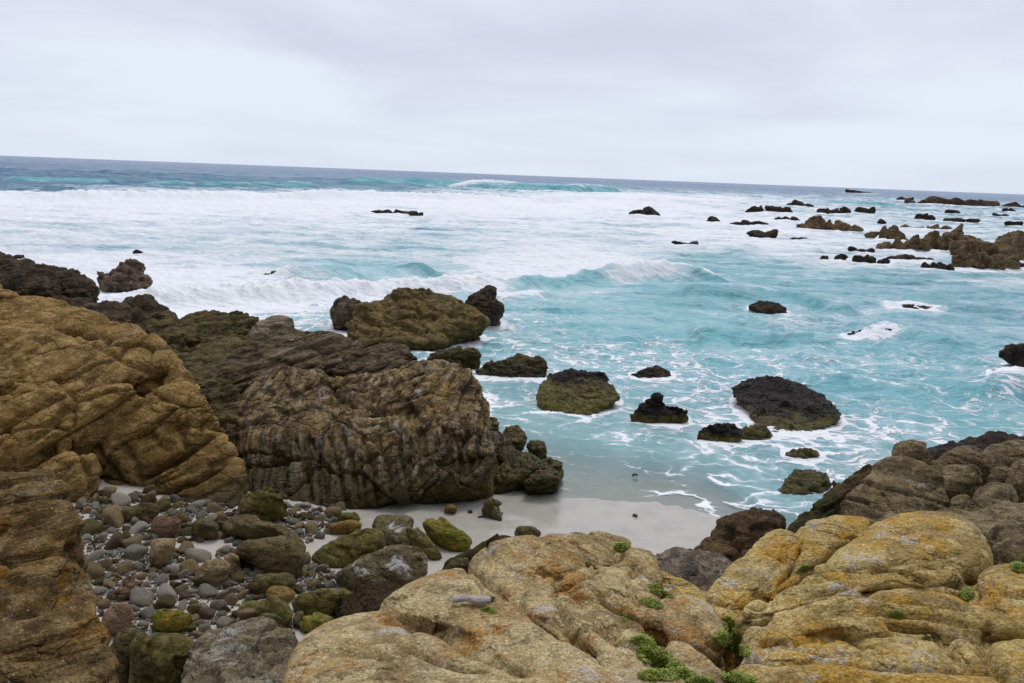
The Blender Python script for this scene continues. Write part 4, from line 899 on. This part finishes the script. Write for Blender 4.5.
reef('row of flat black rocks in the surf at the top left of centre', 392, 213, 38, 3, 4, None, 417)
reef('flat black rock just right of the surf row', 417, 215, 16, 3, 2, None, 418)
reef('brown two-humped rock left of the big brown rock group', 888, 237, 38, 9, 4, M_far, 419)
reef('long low brown reef above the big brown rock group', 928, 231, 46, 7, 5, M_far, 420)
reef('big brown rounded rock left of the big group, flat-topped', 904, 251, 46, 13, 4, M_far, 421)
reef('largest brown rock hump of the big group at the right edge', 1004, 258, 100, 27, 5, M_far, 422, jag=.2)
reef('broad brown rock hump behind, left half of the big group', 956, 250, 64, 20, 5, M_far, 423, jag=.2)
reef('brown knobby rock in front of the big group', 982, 269, 70, 18, 6, M_far, 424, jag=.25)
reef('small black rock in the channel left of the knobby brown rock', 861, 253, 26, 5, 3, None, 425)
reef('wide black reef just below the channel rock', 870, 262, 36, 6, 4, None, 426)
reef('tiny black rock tip left of the wide black reef, leftmost of two', 824, 261, 9, 6, 1, None, 427)
reef('tiny black rock tip left of the wide black reef, rightmost of two', 840, 261, 13, 5, 1, None, 428)
reef('flat black reef left of the knobby brown rock', 912, 260, 50, 5, 5, None, 429)
reef('black ragged reef at the foot of the knobby brown rock', 942, 270, 34, 7, 4, None, 430)
reef('black reef at the far right edge, under the knobby brown rock', 1016, 270, 34, 7, 3, None, 431)
reef('small black rock above the big brown group, left of two', 926, 219, 20, 5, 3, None, 432)
reef('low black reef above the big brown group, with foam behind', 962, 221, 30, 4, 3, None, 433)
reef('small black rock right of the big white patch, near the right edge', 1002, 217, 18, 3, 2, None, 434)
reef('tiny dark rock at the right edge, above the big brown group', 1016, 224, 16, 4, 2, None, 435)
reef('small dark rock at the far right under the long reef', 1010, 211, 14, 3, 2, None, 436)
reef('single small dark rock in the white water left of the big group', 882, 222, 9, 3, 1, None, 437)
reef('small dark rock between the long reef and the big brown group', 956, 213, 12, 3, 1, None, 438)
reef('dark rock tip in the surf at the far left, above the back ridge', 18, 259, 14, 4, 2, None, 439)
reef('small dark rock tip in the surf behind the jagged stack', 138, 254, 8, 4, 1, None, 440)

# ------------------------------------------------------------------ boulders in the sheltered gully
def surf_z(x, y):
    return float(ground_z([x], [y])[0])
def gully_rock(label, poly, zt, mat, seed, big=.04, name='gully_boulder', bulge=.16, thick=.4, strata=None):
    P = np.array(poly, float); xc = P[:, 0].mean(); y1 = P[:, 1].max(); y0 = P[:, 1].min()
    g = .4
    for _ in range(4): b = atZ(xc, y1, g); g = surf_z(b[0], b[1])
    return rock_mass(name, label, 'boulder', [S(poly, Z=(g + zt, g - .03), bulge=bulge, thick=thick, drop=.15, e=2.3, nb=56)], mat, voxel=.02, sc=.6, big=big,
                     strata=strata or [((.3, .3, .9), .15, .010, (.010, .02))], rough=.010, seed=seed, fac=[(.4, (1.2, 1, .9), .16, .01, .0, .02)])
M_green = rock_mat('green_algae_boulder', ((.055, .048, .012), (.12, .105, .022), (.22, .19, .06)), lichen=(.16, .11, .02), lichen_amt=.0, bump=.02, s=1.8, rough=.6)
M_bgreen = rock_mat('bright_green_boulder', ((.08, .085, .008), (.18, .17, .018), (.27, .25, .05)), lichen=(.34, .17, .02), lichen_amt=.09, bump=.02, s=1.8, rough=.6)
M_brownb = rock_mat('brown_green_boulder', ((.055, .045, .018), (.115, .09, .038), (.20, .16, .08)), lichen=(.10, .10, .02), lichen_amt=.08, pale=(.22, .2, .16), pale_amt=.0, bump=.02, s=1.8, rough=.6)
M_orange = rock_mat('orange_boulder', ((.13, .085, .02), (.24, .15, .04), (.32, .23, .08)), lichen=(.15, .14, .03), lichen_amt=.06, bump=.02, s=1.8, rough=.6)
M_white = rock_mat('sand_dusted_boulder', ((.06, .05, .024), (.13, .11, .055), (.21, .18, .10)), pale=(.52, .50, .47), pale_amt=.08, bump=.02, s=1.4, rough=.7)
M_tan = rock_mat('tan_stone', ((.17, .125, .07), (.30, .225, .13), (.40, .32, .21)), bump=.015, s=2, rough=.8)
M_redb = rock_mat('reddish_stone', ((.12, .075, .05), (.21, .135, .09), (.29, .20, .14)), bump=.015, s=2, rough=.8)
gully = [
    ('long olive-brown boulder lying across the middle of the gully', [(226, 556), (236, 545), (258, 536), (285, 535), (302, 546), (306, 562), (300, 578), (272, 574), (246, 564)], .42, M_brownb),
    ('flat mossy rock lying just behind the long olive-brown boulder', [(222, 528), (232, 518), (250, 517), (270, 524), (292, 530), (308, 545), (306, 556), (280, 536), (250, 536), (226, 534)], .22, M_brownb),
    ('round dark boulder tucked against the foot of the headland and the outcrop', [(241, 512), (246, 496), (258, 487), (272, 485), (283, 496), (288, 514), (270, 524), (250, 522)], .55, M_green),
    ('slanting dark green block with a sharp edge, in the gully centre', [(313, 562), (318, 553), (345, 536), (372, 528), (381, 530), (387, 546), (370, 556), (345, 568), (330, 572)], .32, M_green),
    ('large sand-dusted boulder in the gully, right of centre', [(330, 578), (352, 562), (375, 550), (400, 543), (420, 546), (430, 560), (424, 580), (405, 594), (375, 596), (345, 592)], .45, M_white),
    ('flat sandy-topped rock behind the large sand-dusted boulder', [(372, 526), (378, 517), (405, 515), (415, 520), (412, 532), (424, 545), (410, 552), (392, 548), (380, 540)], .18, M_white),
    ('dark end block right of the large sand-dusted boulder', [(404, 528), (418, 530), (436, 545), (444, 556), (434, 562), (424, 556), (410, 545)], .2, M_green),
    ('bright green and orange boulder on the pale sand', [(421, 524), (430, 518), (444, 520), (462, 534), (470, 542), (466, 551), (450, 553), (436, 542)], .26, M_bgreen),
    ('long dark red wedge leaning towards the cracked hump', [(438, 570), (452, 556), (480, 544), (504, 532), (512, 532), (522, 542), (500, 560), (470, 574), (445, 578)], .6, M_wedge),
    ('grey-green stone behind the tip of the dark red wedge', [(512, 534), (518, 525), (534, 524), (543, 531), (536, 542), (520, 544)], .25, M_brownb),
    ('short brown boulder between the dark red wedge and the sand-dusted boulder', [(444, 572), (450, 562), (468, 556), (478, 564), (470, 578), (450, 580)], .25, M_brownb),
    ('orange oblong stone below the foot of the layered outcrop', [(328, 530), (334, 525), (352, 521), (362, 524), (358, 530), (340, 535), (332, 536)], .13, M_orange),
    ('olive stone beside the orange oblong one, against the outcrop', [(336, 520), (342, 513), (356, 512), (361, 518), (356, 524), (342, 525)], .13, M_green),
    ('long green boulder with a curved top, under the slanting dark block', [(293, 604), (298, 595), (320, 590), (345, 586), (356, 592), (348, 606), (330, 616), (304, 616)], .3, M_green),
    ('reddish-green rounded boulder under the long olive-brown boulder', [(247, 588), (252, 576), (272, 571), (290, 573), (296, 584), (290, 594), (262, 596)], .24, M_brownb),
    ('small yellow-orange stone on the reddish-green boulder', [(268, 594), (274, 588), (288, 587), (294, 592), (290, 600), (274, 601)], .16, M_orange),
    ('olive boulder left of the bright green stone', [(238, 610), (246, 601), (266, 599), (284, 605), (292, 616), (286, 628), (262, 628), (244, 620)], .3, M_green),
    ('bright green stone beside the shaggy brown rock', [(298, 622), (306, 615), (322, 613), (334, 617), (332, 624), (318, 630), (302, 632)], .16, M_bgreen),
    ('greenish wedge stone below the olive boulder', [(236, 628), (244, 618), (262, 612), (282, 618), (288, 628), (262, 636), (240, 638)], .22, M_brownb),
    ('small round dark stone left of the bright green stone', [(292, 616), (296, 609), (304, 610), (306, 618), (300, 623), (293, 622)], .14, M_brownb),
    ('bright green wet boulder at the lower left of the gully', [(148, 612), (158, 606), (178, 607), (192, 614), (194, 622), (176, 628), (156, 626)], .28, M_bgreen),
    ('dark green ledge rock at the bottom of the gully', [(128, 668), (140, 640), (160, 632), (190, 634), (202, 646), (200, 660), (180, 690), (150, 710), (128, 700)], .5, M_green),
    ('dark brown block at the lower left edge of the gully', [(106, 622), (112, 608), (126, 606), (132, 616), (128, 626), (112, 632)], .3, M_redb),
    ('reddish shaded boulder at the bottom left of the gully', [(110, 650), (118, 628), (140, 626), (150, 640), (142, 668), (128, 690), (112, 690)], .45, M_brownb),
    ('tan pointed slab stone standing in the sand patch', [(151, 562), (154, 540), (175, 538), (173, 558), (164, 568), (156, 567)], .3, M_tan),
    ('knobbly tan boulder in the middle of the cobbles', [(198, 578), (200, 566), (208, 559), (222, 557), (230, 564), (226, 578), (212, 584)], .32, M_tan),
    ('tan block right against the knobbly tan boulder', [(224, 566), (226, 556), (234, 556), (238, 566), (234, 574), (226, 574)], .24, M_tan),
    ('largest reddish rounded boulder in the cobbles', [(114, 588), (120, 579), (134, 574), (144, 580), (144, 592), (134, 598), (118, 596)], .26, M_redb),
    ('long flat olive ledge at the foot of the headland', [(100, 518), (106, 507), (130, 505), (152, 504), (160, 512), (150, 520), (120, 522)], .22, M_brownb),
    ('reddish square boulder at the back of the cobbles', [(153, 530), (156, 518), (168, 514), (180, 518), (180, 532), (166, 538)], .28, M_redb),
    ('banded round boulder at the back of the cobbles, right of the reddish square one', [(192, 532), (195, 520), (208, 518), (219, 524), (219, 536), (206, 541)], .26, M_brownb),
    ('olive boulder wedged behind the sand patch, against the headland', [(160, 516), (166, 508), (182, 507), (190, 514), (188, 524), (172, 526)], .2, M_brownb),
    ('small olive-orange rock below the foot of the layered outcrop, alone on the sand', [(443, 512), (446, 505), (454, 503), (459, 508), (456, 514), (447, 515)], .12, M_orange),
    ('flat olive rock lying in the wet sand, right of the lone rock', [(480, 512), (486, 505), (500, 505), (504, 514), (502, 522), (492, 518)], .08, M_olive),
]
for k, (lb, po, zt, mt) in enumerate(gully): gully_rock(lb, po, zt, mt, 500 + k)
rock_mass('shaggy_rock', 'rock hung with shaggy red-brown seaweed, beside the sand-dusted boulder', 'rock', [
    S([(334, 616), (345, 602), (362, 592), (384, 590), (402, 600), (412, 622), (380, 640), (350, 640)], (8.6, 7.6), bulge=.2, thick=.6, drop=.6)],
    rock_mat('seaweed_rock', ((.035, .022, .012), (.09, .055, .028), (.16, .11, .05)), green_z=None, bump=.07, s=2.2, rough=.6), voxel=.022, sc=.4, big=.07, rough=.05, seed=541)
rock_mass('pale_rock', 'pale two-humped rock with a notch, at the bottom between gully and orange slab', 'rock', [
    S([(186, 668), (200, 646), (232, 634), (262, 628), (280, 630), (262, 650), (240, 690), (190, 700)], (6.6, 5.4), bulge=.15, thick=.8, drop=1.2),
    S([(240, 660), (262, 640), (286, 632), (300, 642), (304, 668), (290, 790), (230, 790)], (6.3, 4.2), bulge=.16, thick=.8, drop=1.2),
    S([(180, 690), (215, 668), (245, 672), (262, 720), (250, 800), (160, 800)], (5.8, 4.0), bulge=.16, thick=.8, drop=1.2),
], rock_mat('pale_brown_granite', ((.10, .082, .055), (.21, .175, .115), (.33, .29, .21)), pale=(.42, .38, .33), pale_amt=.04, speck=.08, bump=.03, s=1.5), voxel=.022, sc=.7, big=.06, strata=[((.2, .4, .9), .2, .02, (.02, .014))], rough=.02, seed=545)

# ------------------------------------------------------------------ cobbles
cob_mats = {
    'grey': (rock_mat('grey_cobble', ((.14, .135, .12), (.24, .23, .20), (.36, .34, .30)), bump=.008, s=3, rough=.7, obj=True, rnd=True, grit=.6), 'smooth blue-grey cobble lying among the cobbles of the gully', 'blue-grey cobbles in the gully'),
    'tan': (rock_mat('tan_cobble', ((.15, .115, .06), (.28, .21, .12), (.40, .32, .20)), bump=.008, s=3, rough=.8, obj=True, rnd=True, grit=.6), 'tan cobble lying among the cobbles of the gully', 'tan cobbles in the gully'),
    'red': (rock_mat('red_cobble', ((.08, .05, .035), (.15, .095, .07), (.22, .155, .12)), bump=.008, s=3, rough=.8, obj=True, rnd=True, grit=.6), 'reddish-brown cobble lying among the cobbles of the gully', 'reddish-brown cobbles in the gully'),
    'olive': (rock_mat('olive_cobble', ((.055, .052, .018), (.12, .11, .035), (.19, .17, .07)), bump=.008, s=3, rough=.7, obj=True, rnd=True, grit=.6), 'olive algae-stained cobble lying among the cobbles of the gully', 'olive cobbles in the gully'),
    'pale': (rock_mat('pale_cobble', ((.25, .24, .22), (.36, .34, .31), (.46, .44, .40)), bump=.008, s=3, rough=.8, obj=True, rnd=True, grit=.6), 'pale grey cobble lying among the cobbles of the gully', 'pale cobbles in the gully'),
}
dg = bpy.context.evaluated_depsgraph_get(); dg.update()
rs = np.random.RandomState(5)
protos = {}
for key, (mt, lb, gr) in cob_mats.items():
    for v in range(4):
        V, Fa = ico(3)
        r = facet_dirs(V, rs, 11 if key in ('grey', 'pale') else 8, 7 if key in ('grey', 'pale') else 13, .35 if key in ('grey', 'pale') else .5)
        P = V * r[:, None]; P = P * (1 + .09 * perlin(P * 1.7, v + 50)[:, None])
        protos[key, v] = mesh_np('cobble', P, Fa); protos[key, v].materials.append(mt)
def inside(x, y, poly):
    c = False; n = len(poly); j = n - 1
    for i in range(n):
        xi, yi = poly[i]; xj, yj = poly[j]
        if (yi > y) != (yj > y) and x < (xj - xi) * (y - yi) / (yj - yi) + xi: c = not c
        j = i
    return c
zone = [(72, 500), (100, 494), (165, 500), (245, 508), (300, 560), (312, 590), (300, 628), (245, 640), (205, 640), (150, 640), (104, 625), (84, 580)]
zone2 = [(280, 506), (342, 508), (330, 535), (300, 545), (288, 530)]
zone3 = [(296, 560), (335, 572), (334, 592), (300, 594)]
placed = []
def ray_hit(px, py):
    d = Vector(ray(px, py)).normalized()
    ok, loc, nrm, idx, ob, mw = sc.ray_cast(dg, Vector(CP), d)
    return (loc, nrm, ob) if ok else (None, None, None)
def put_cobble(px, py, w, key=None, asp=None):
    named_ = key is not None
    loc, nrm, ob = ray_hit(px, py)
    if loc is None: return False
    onrock = ob.name not in ('beach', 'sea')
    if onrock and not named_: return False
    if onrock and (ob.get('category') != 'boulder' or nrm.z < .6): return False
    dist = loc.y; s = w / 2 * dist / F * 1.04
    key = key or rs.choice(['grey', 'tan', 'red', 'olive', 'pale'], p=[.17, .30, .16, .20, .17])
    mt, lb, gr = cob_mats[key]
    o = bpy.data.objects.new('cobble', protos[key, rs.randint(4)]); COL.objects.link(o)
    a = asp or rs.uniform(.55, .85)
    o.scale = (s, s * rs.uniform(.7, .95), s * a)
    o.rotation_euler = (rs.uniform(-.25, .25), rs.uniform(-.25, .25), rs.uniform(0, 6.28))
    o.location = (loc.x, loc.y + s * .3, loc.z + s * a * .45)
    tag(o, lb, 'cobble', gr); placed.append((px, py, w))
    return True
named = [(93, 560, 16, 'pale'), (143, 603, 28, 'grey'), (132, 558, 24, 'grey'), (108, 556, 12, 'grey'), (137, 540, 14, 'grey'), (148, 539, 11, 'grey'), (124, 572, 20, 'tan'), (198, 587, 18, 'olive'),
         (166, 597, 22, 'pale'), (217, 609, 19, 'grey'), (232, 605, 18, 'tan'), (229, 595, 12, 'grey'), (241, 598, 14, 'tan'), (115, 524, 25, 'tan'), (92, 533, 22, 'olive'), (113, 548, 24, 'red'),
         (184, 553, 16, 'tan'), (176, 571, 18, 'pale'), (222, 583, 16, 'olive'), (193, 606, 12, 'tan'), (208, 616, 20, 'red'), (248, 618, 16, 'tan'), (204, 632, 16, 'grey'), (222, 628, 20, 'grey'), (200, 518, 12, 'pale'), (172, 515, 9, 'grey'),
         (117, 504, 17, 'pale'), (131, 502, 12, 'grey'), (150, 528, 12, 'olive'), (320, 572, 14, 'grey'), (312, 578, 10, 'tan'), (302, 570, 12, 'olive'), (310, 582, 12, 'grey'), (327, 580, 10, 'tan'),
         (305, 520, 14, 'olive'), (298, 528, 10, 'tan'), (313, 526, 12, 'pale'), (322, 521, 10, 'tan'), (311, 534, 14, 'tan'), (296, 518, 10, 'red'), (240, 582, 14, 'olive'), (256, 566, 8, 'grey'), (189, 624, 14, 'grey'),
         (255, 503, 9, 'grey'), (470, 513, 6, 'red')]
for a in named: put_cobble(*a)
n_try = 0
while len(placed) < 310 and n_try < 9000:
    n_try += 1
    zi = rs.choice(3, p=[.86, .08, .06]); zn_ = (zone, zone2, zone3)[zi]
    xs_ = [q[0] for q in zn_]; ys_ = [q[1] for q in zn_]
    x = rs.uniform(min(xs_), max(xs_)); y = rs.uniform(min(ys_), max(ys_))
    if not inside(x, y, zn_): continue
    if ((x - 205) / 30)**2 + ((y - 547) / 6)**2 < 1: continue
    w = rs.choice([8, 10, 13, 16, 20, 24], p=[.14, .22, .26, .2, .12, .06]) if n_try < 5000 else rs.choice([7, 9, 11])
    if any((x - a)**2 + ((y - b) * 1.3)**2 < ((w + c) * .34)**2 for a, b, c in placed): continue
    put_cobble(x, y, w)

# drop stones that ended up buried under others
dg = bpy.context.evaluated_depsgraph_get(); dg.update()
for o in [o for o in sc.objects if o.name.startswith('cobble')]:
    seen = 0; c0 = o.location; s_ = o.scale.x
    for dx in (-.6, 0, .6):
        for dz in (-.35, .1, .5):
            tgt = Vector((c0.x + dx * s_, c0.y, c0.z + dz * s_ * .8)); d = (tgt - Vector(CP)).normalized()
            ok, l_, n__, i__, ob, m__ = sc.ray_cast(dg, Vector(CP), d)
            if ok and ob.name == o.name: seen += 1
    if seen < 3: bpy.data.objects.remove(o)
# fine gravel between the cobbles
gV = []; gF = []; Vi, Fi = ico(1); off = 0
dg = bpy.context.evaluated_depsgraph_get(); dg.update()
for _ in range(5200):
    zn_ = zone if rs.rand() < .84 else (zone2 if rs.rand() < .5 else zone3)
    xs_ = [q[0] for q in zn_]; ys_ = [q[1] for q in zn_]
    x = rs.uniform(min(xs_), max(xs_)); y = rs.uniform(min(ys_), max(ys_))
    if not inside(x, y, zn_): continue
    if ((x - 205) / 34)**2 + ((y - 546) / 9)**2 < 1 or ((x - 176) / 12)**2 + ((y - 582) / 7)**2 < 1: continue
    loc, nrm, ob = ray_hit(x, y)
    if loc is None or ob.name != 'beach': continue
    s_ = rs.uniform(1.2, 3.2) * loc.y / F
    r = facet_dirs(Vi, rs, 8, 6, .35); A = rs.normal(size=(3, 3)); Qm, _r = np.linalg.qr(A)
    gV.append(((Vi * r[:, None] * np.array([1, .8, .6])) @ Qm * s_) + np.array(loc) + np.array([0, 0, s_ * .3])); gF.append(Fi + off); off += len(Vi)
t = NT('gravel')
oi = t.n('ShaderNodeNewGeometry').outputs['Random Per Island']
c = t.ramp(oi, [(0, (.07, .06, .045)), (.3, (.16, .14, .12)), (.5, (.20, .16, .11)), (.7, (.12, .10, .045)), (.85, (.26, .25, .24)), (1, (.14, .15, .16))])
p = t.n('ShaderNodeBsdfPrincipled', Base_Color=c, Roughness=.8); t.t.links.new(p.outputs[0], t.out.inputs[0])
tag(link('gravel', mesh_np('gravel', np.vstack(gV), np.vstack(gF)), t.m), 'fine mixed gravel filling the gaps between the cobbles', 'gravel', kind='stuff')

# ------------------------------------------------------------------ plants in the joints
t = NT('succulent_leaf')
oi = t.n('ShaderNodeNewGeometry').outputs['Random Per Island']
c = t.ramp(oi, [(0, (.09, .13, .012)), (.4, (.20, .27, .02)), (.85, (.36, .42, .04)), (1, (.36, .28, .06))])
p = t.n('ShaderNodeBsdfPrincipled', Base_Color=c, Roughness=.55); t.t.links.new(p.outputs[0], t.out.inputs[0]); M_leaf = t.m
dg = bpy.context.evaluated_depsgraph_get(); dg.update()
def plant(label, ells, n, leaf, seed, cat='plant', name='succulent_plant', up=1.0):
    rs = np.random.RandomState(seed); V = []; Fa = []
    for _ in range(int(n * 3.2)):
        cx, cy, rx, ry, ang = ells[rs.randint(len(ells))]
        a = rs.uniform(0, 6.283); q = rs.uniform(0, 1)**.6
        dx, dy = rx * q * math.cos(a), ry * q * math.sin(a); ca, sa = math.cos(R(ang)), math.sin(R(ang))
        loc, nrm, ob = ray_hit(cx + dx * ca - dy * sa, cy + dx * sa + dy * ca)
        if loc is None or ob.name in ('sea',): continue
        base = np.array(loc) + np.array([0, 0, rs.uniform(-.01, .012) * (1 - q) * 2])
        for _k in range(rs.randint(3, 6)):
            az = rs.uniform(0, 6.283); el = rs.uniform(.0, .8) * up
            d = np.array([math.cos(az) * math.cos(el), math.sin(az) * math.cos(el), math.sin(el)])
            s = np.cross(d, [0, 0, 1]); s /= np.linalg.norm(s) + 1e-9; u = np.cross(s, d)
            L = leaf * .5 * rs.uniform(.6, 1.3); wd = L * .22; b = len(V)
            mid = base + d * L * .55
            V += [base, mid + s * wd, mid - s * wd, mid + u * wd * .6, base + d * L]
            Fa += [(b, b + 1, b + 3), (b, b + 3, b + 2), (b + 1, b + 4, b + 3), (b + 3, b + 4, b + 2), (b, b + 2, b + 1), (b + 1, b + 2, b + 4)]
    o = link(name, mesh_np(name, np.array(V), np.array(Fa)), M_leaf); tag(o, label, cat); return o
plant('largest bright green succulent mat in the joint of the cracked hump', [(650, 645, 15, 6, 25), (664, 660, 24, 7, 32), (648, 654, 10, 10, 0), (684, 674, 10, 4, 10), (640, 641, 8, 3, 0), (660, 676, 22, 5, 0)], 900, .035, 1)
plant('green succulent patch in the cleft between the cracked hump and yellow dome', [(732, 632, 6, 17, -22), (728, 642, 10, 8, 0), (741, 651, 9, 5, 20), (722, 638, 8, 5, 0)], 600, .035, 2)
plant('dark green succulent patch at the bottom edge, below the cleft', [(738, 679, 16, 5, 10), (700, 682, 12, 3, 0)], 450, .035, 3)
plant('small green plant sprouting in the upper joint of the cracked hump, by the dark rock', [(656, 588, 6, 3, 20), (652, 604, 11, 4, 20), (662, 594, 12, 3, 20)], 260, .035, 4)
plant('green tuft on the skyline of the cracked hump, against the sand', [(622, 547, 7, 4, -10)], 170, .04, 5)
plant('small yellow-green tuft in the right shoulder joint of the dome', [(967, 595, 6, 6, 0)], 130, .035, 6)
plant('tiny yellow-green tuft in the long joint below the dome', [(896, 615, 7, 3, 0)], 90, .03, 7)
plant('sparse green sprig in the joint on the left of the dome', [(803, 570, 7, 3, -40)], 90, .025, 8)
plant('green moss tuft at the right edge, on the dark bank', [(1018, 568, 6, 4, 20)], 130, .04, 9)
plant('short green tuft under the driftwood stick', [(489, 611, 8, 2, 10)], 80, .02, 10)
plant('small green tuft on the slope of the cracked hump, left of the largest mat', [(626, 619, 5, 3, 20)], 60, .02, 11)

# ------------------------------------------------------------------ driftwood and weed scraps
def stick(name, label, cat, pts, rad, mat, seed, flat=1.0):
    """tapered crooked length of wood through world points"""
    P = np.array(pts, float); n = 40; tt = np.linspace(0, len(P) - 1, n)
    C = np.c_[[np.interp(tt, np.arange(len(P)), P[:, k]) for k in range(3)]].T
    for _ in range(4): C[1:-1] = .5 * C[1:-1] + .25 * (C[:-2] + C[2:])
    T = np.gradient(C, axis=0); T /= np.linalg.norm(T, axis=1)[:, None]
    U = np.cross(T, [0, 0, 1.0]); U /= np.linalg.norm(U, axis=1)[:, None]; N2 = np.cross(U, T)
    k = 16; V = []
    for i in range(n):
        e = min(1, (min(i, n - 1 - i) + .35) / 1.5)**.6
        for j in range(k):
            a = 6.28318 * j / k
            V.append(C[i] + rad * e * (U[i] * math.cos(a) + N2[i] * math.sin(a) * flat))
    V = np.array(V); V = np.vstack([V, C[0], C[-1]]); Fa = []
    for i in range(n - 1):
        for j in range(k):
            a, b, c_, d_ = i * k + j, i * k + (j + 1) % k, (i + 1) * k + (j + 1) % k, (i + 1) * k + j
            Fa += [(a, b, c_), (a, c_, d_)]
    for j in range(k): Fa += [(n * k, (j + 1) % k, j), (n * k + 1, (n - 1) * k + j, (n - 1) * k + (j + 1) % k)]
    V = V + (rad * .25 * fbm(V / (rad * 2.2) * np.array([1, 1, 1]), 3, seed))[:, None] * np.array([.4, .4, 1])
    o = link(name, mesh_np(name, V, np.array(Fa)), mat); return tag(o, label, cat)
t = NT('weathered_wood')
v = t.n('ShaderNodeTexCoord').outputs['Object']
wn_ = t.noise(t.n('ShaderNodeMapping', Vector=v, Scale=(4, 40, 40)).outputs[0], 2, 6, .7)
c = t.ramp(wn_, [(.3, (.20, .15, .13)), (.5, (.45, .38, .35)), (.7, (.64, .58, .54))])
p = t.n('ShaderNodeBsdfPrincipled', Base_Color=c, Roughness=.85, Normal=t.n('ShaderNodeBump', Distance=.01, Height=wn_).outputs[0]); t.t.links.new(p.outputs[0], t.out.inputs[0]); M_wood = t.m
def on(px, py, up):
    loc, nrm, ob = ray_hit(px, py); return np.array(loc) + np.array([0, 0, up])
stick('driftwood_stick', 'short weathered grey-pink driftwood stick lying on the orange-stained slab', 'driftwood', [on(452, 605, .03), on(466, 604, .035), on(478, 606, .03), on(490, 605, .03)], .026, M_wood, 3, .7)
o = put_cobble(490, 600, 5, 'pale')
if placed and placed[-1][:2] == (490, 600): pass
pb = bpy.data.objects.new('pebble', protos['pale', 1]); COL.objects.link(pb); l_ = on(490, 601, .01); pb.location = l_; pb.scale = (.02, .016, .015)
tag(pb, 'small pale pebble at the right end of the driftwood stick', 'pebble')
t = NT('dry_kelp'); p = t.n('ShaderNodeBsdfPrincipled', Base_Color=(.03, .02, .015, 1), Roughness=.6); t.t.links.new(p.outputs[0], t.out.inputs[0]); M_kelp = t.m
for k, (x, y, w, lb) in enumerate([(635, 476, 5, 'dark seaweed scrap in the shallows over the sand, farther of the two'), (635, 517, 4, 'dark seaweed scrap on the wet sand, nearer of the two')]):
    c0 = atZ(x, y, .03); s_ = w * c0[1] / F / 2
    stick('seaweed_scrap', lb, 'seaweed', [c0 + np.array([-s_, 0, 0]), c0 + np.array([-s_ * .2, .06, .02]), c0 + np.array([s_ * .4, -.02, .03]), c0 + np.array([s_, .05, .01])], .022, M_kelp, 30 + k, .8)
s0 = [on(478, 518, .015), on(484, 517, .02), on(493, 516, .02), on(503, 514, .02)]
stick('branch', 'thin dark branch lying on the pale sand beside the flat olive rock', 'driftwood', s0, .018, M_kelp, 41, .8)
# foam and wash where the sea meets the rocks (water lies in rings round every stone that breaks the surface)
nR, nT = RR.shape; H2 = np.zeros((nR, nT)); thd = np.radians(th)
for o in ROCKS:
    me = o.data; V = np.empty(len(me.vertices) * 3, np.float32); me.vertices.foreach_get('co', V); V = V.reshape(-1, 3)
    V = V[(np.abs(V[:, 2] - .03) < max(.12, V[:, 2].max() * .12)) & (V[:, 1] > 11)]
    if not len(V): continue
    r_ = np.hypot(V[:, 0], V[:, 1]); i_ = np.searchsorted(rr, r_); j_ = np.searchsorted(thd, np.arctan2(V[:, 0], V[:, 1]))
    ok = (i_ > 1) & (i_ < nR - 1) & (j_ > 1) & (j_ < nT - 1); H2[i_[ok], j_[ok]] = 1
def blur(A, n, ax):
    k = np.exp(-np.linspace(-2, 2, 2 * n + 1)**2); k /= k.sum(); o_ = np.zeros_like(A)
    for q in range(-n, n + 1): o_ += k[q + n] * np.roll(A, q, ax)
    return o_
ring = blur(blur(H2, 10, 0), 14, 1); ring = np.clip(ring * 6, 0, 1).ravel()
# the shoreward side of a rock drags the longest trail
trail = np.clip(np.roll(blur(blur(H2, 12, 0), 16, 1), -8, 0) * 3, 0, 1).ravel()
nz_ = fbm(np.c_[SX * .7, SY * 1.1, SX * 0], 4, 66)
dp_ok = np.clip((depth - .05) / .3, 0, 1)
f2_ = np.maximum(foam, np.clip((.80 * ring + .45 * trail) * (1 + .7 * nz_), 0, .92) * dp_ok)
sea.data.attributes['foam'].data.foreach_set('value', f2_.astype(np.float32))
print('verts', sum(len(o.data.vertices) for o in sc.objects if o.type == 'MESH'), 'cobbles', len(placed), n_try)
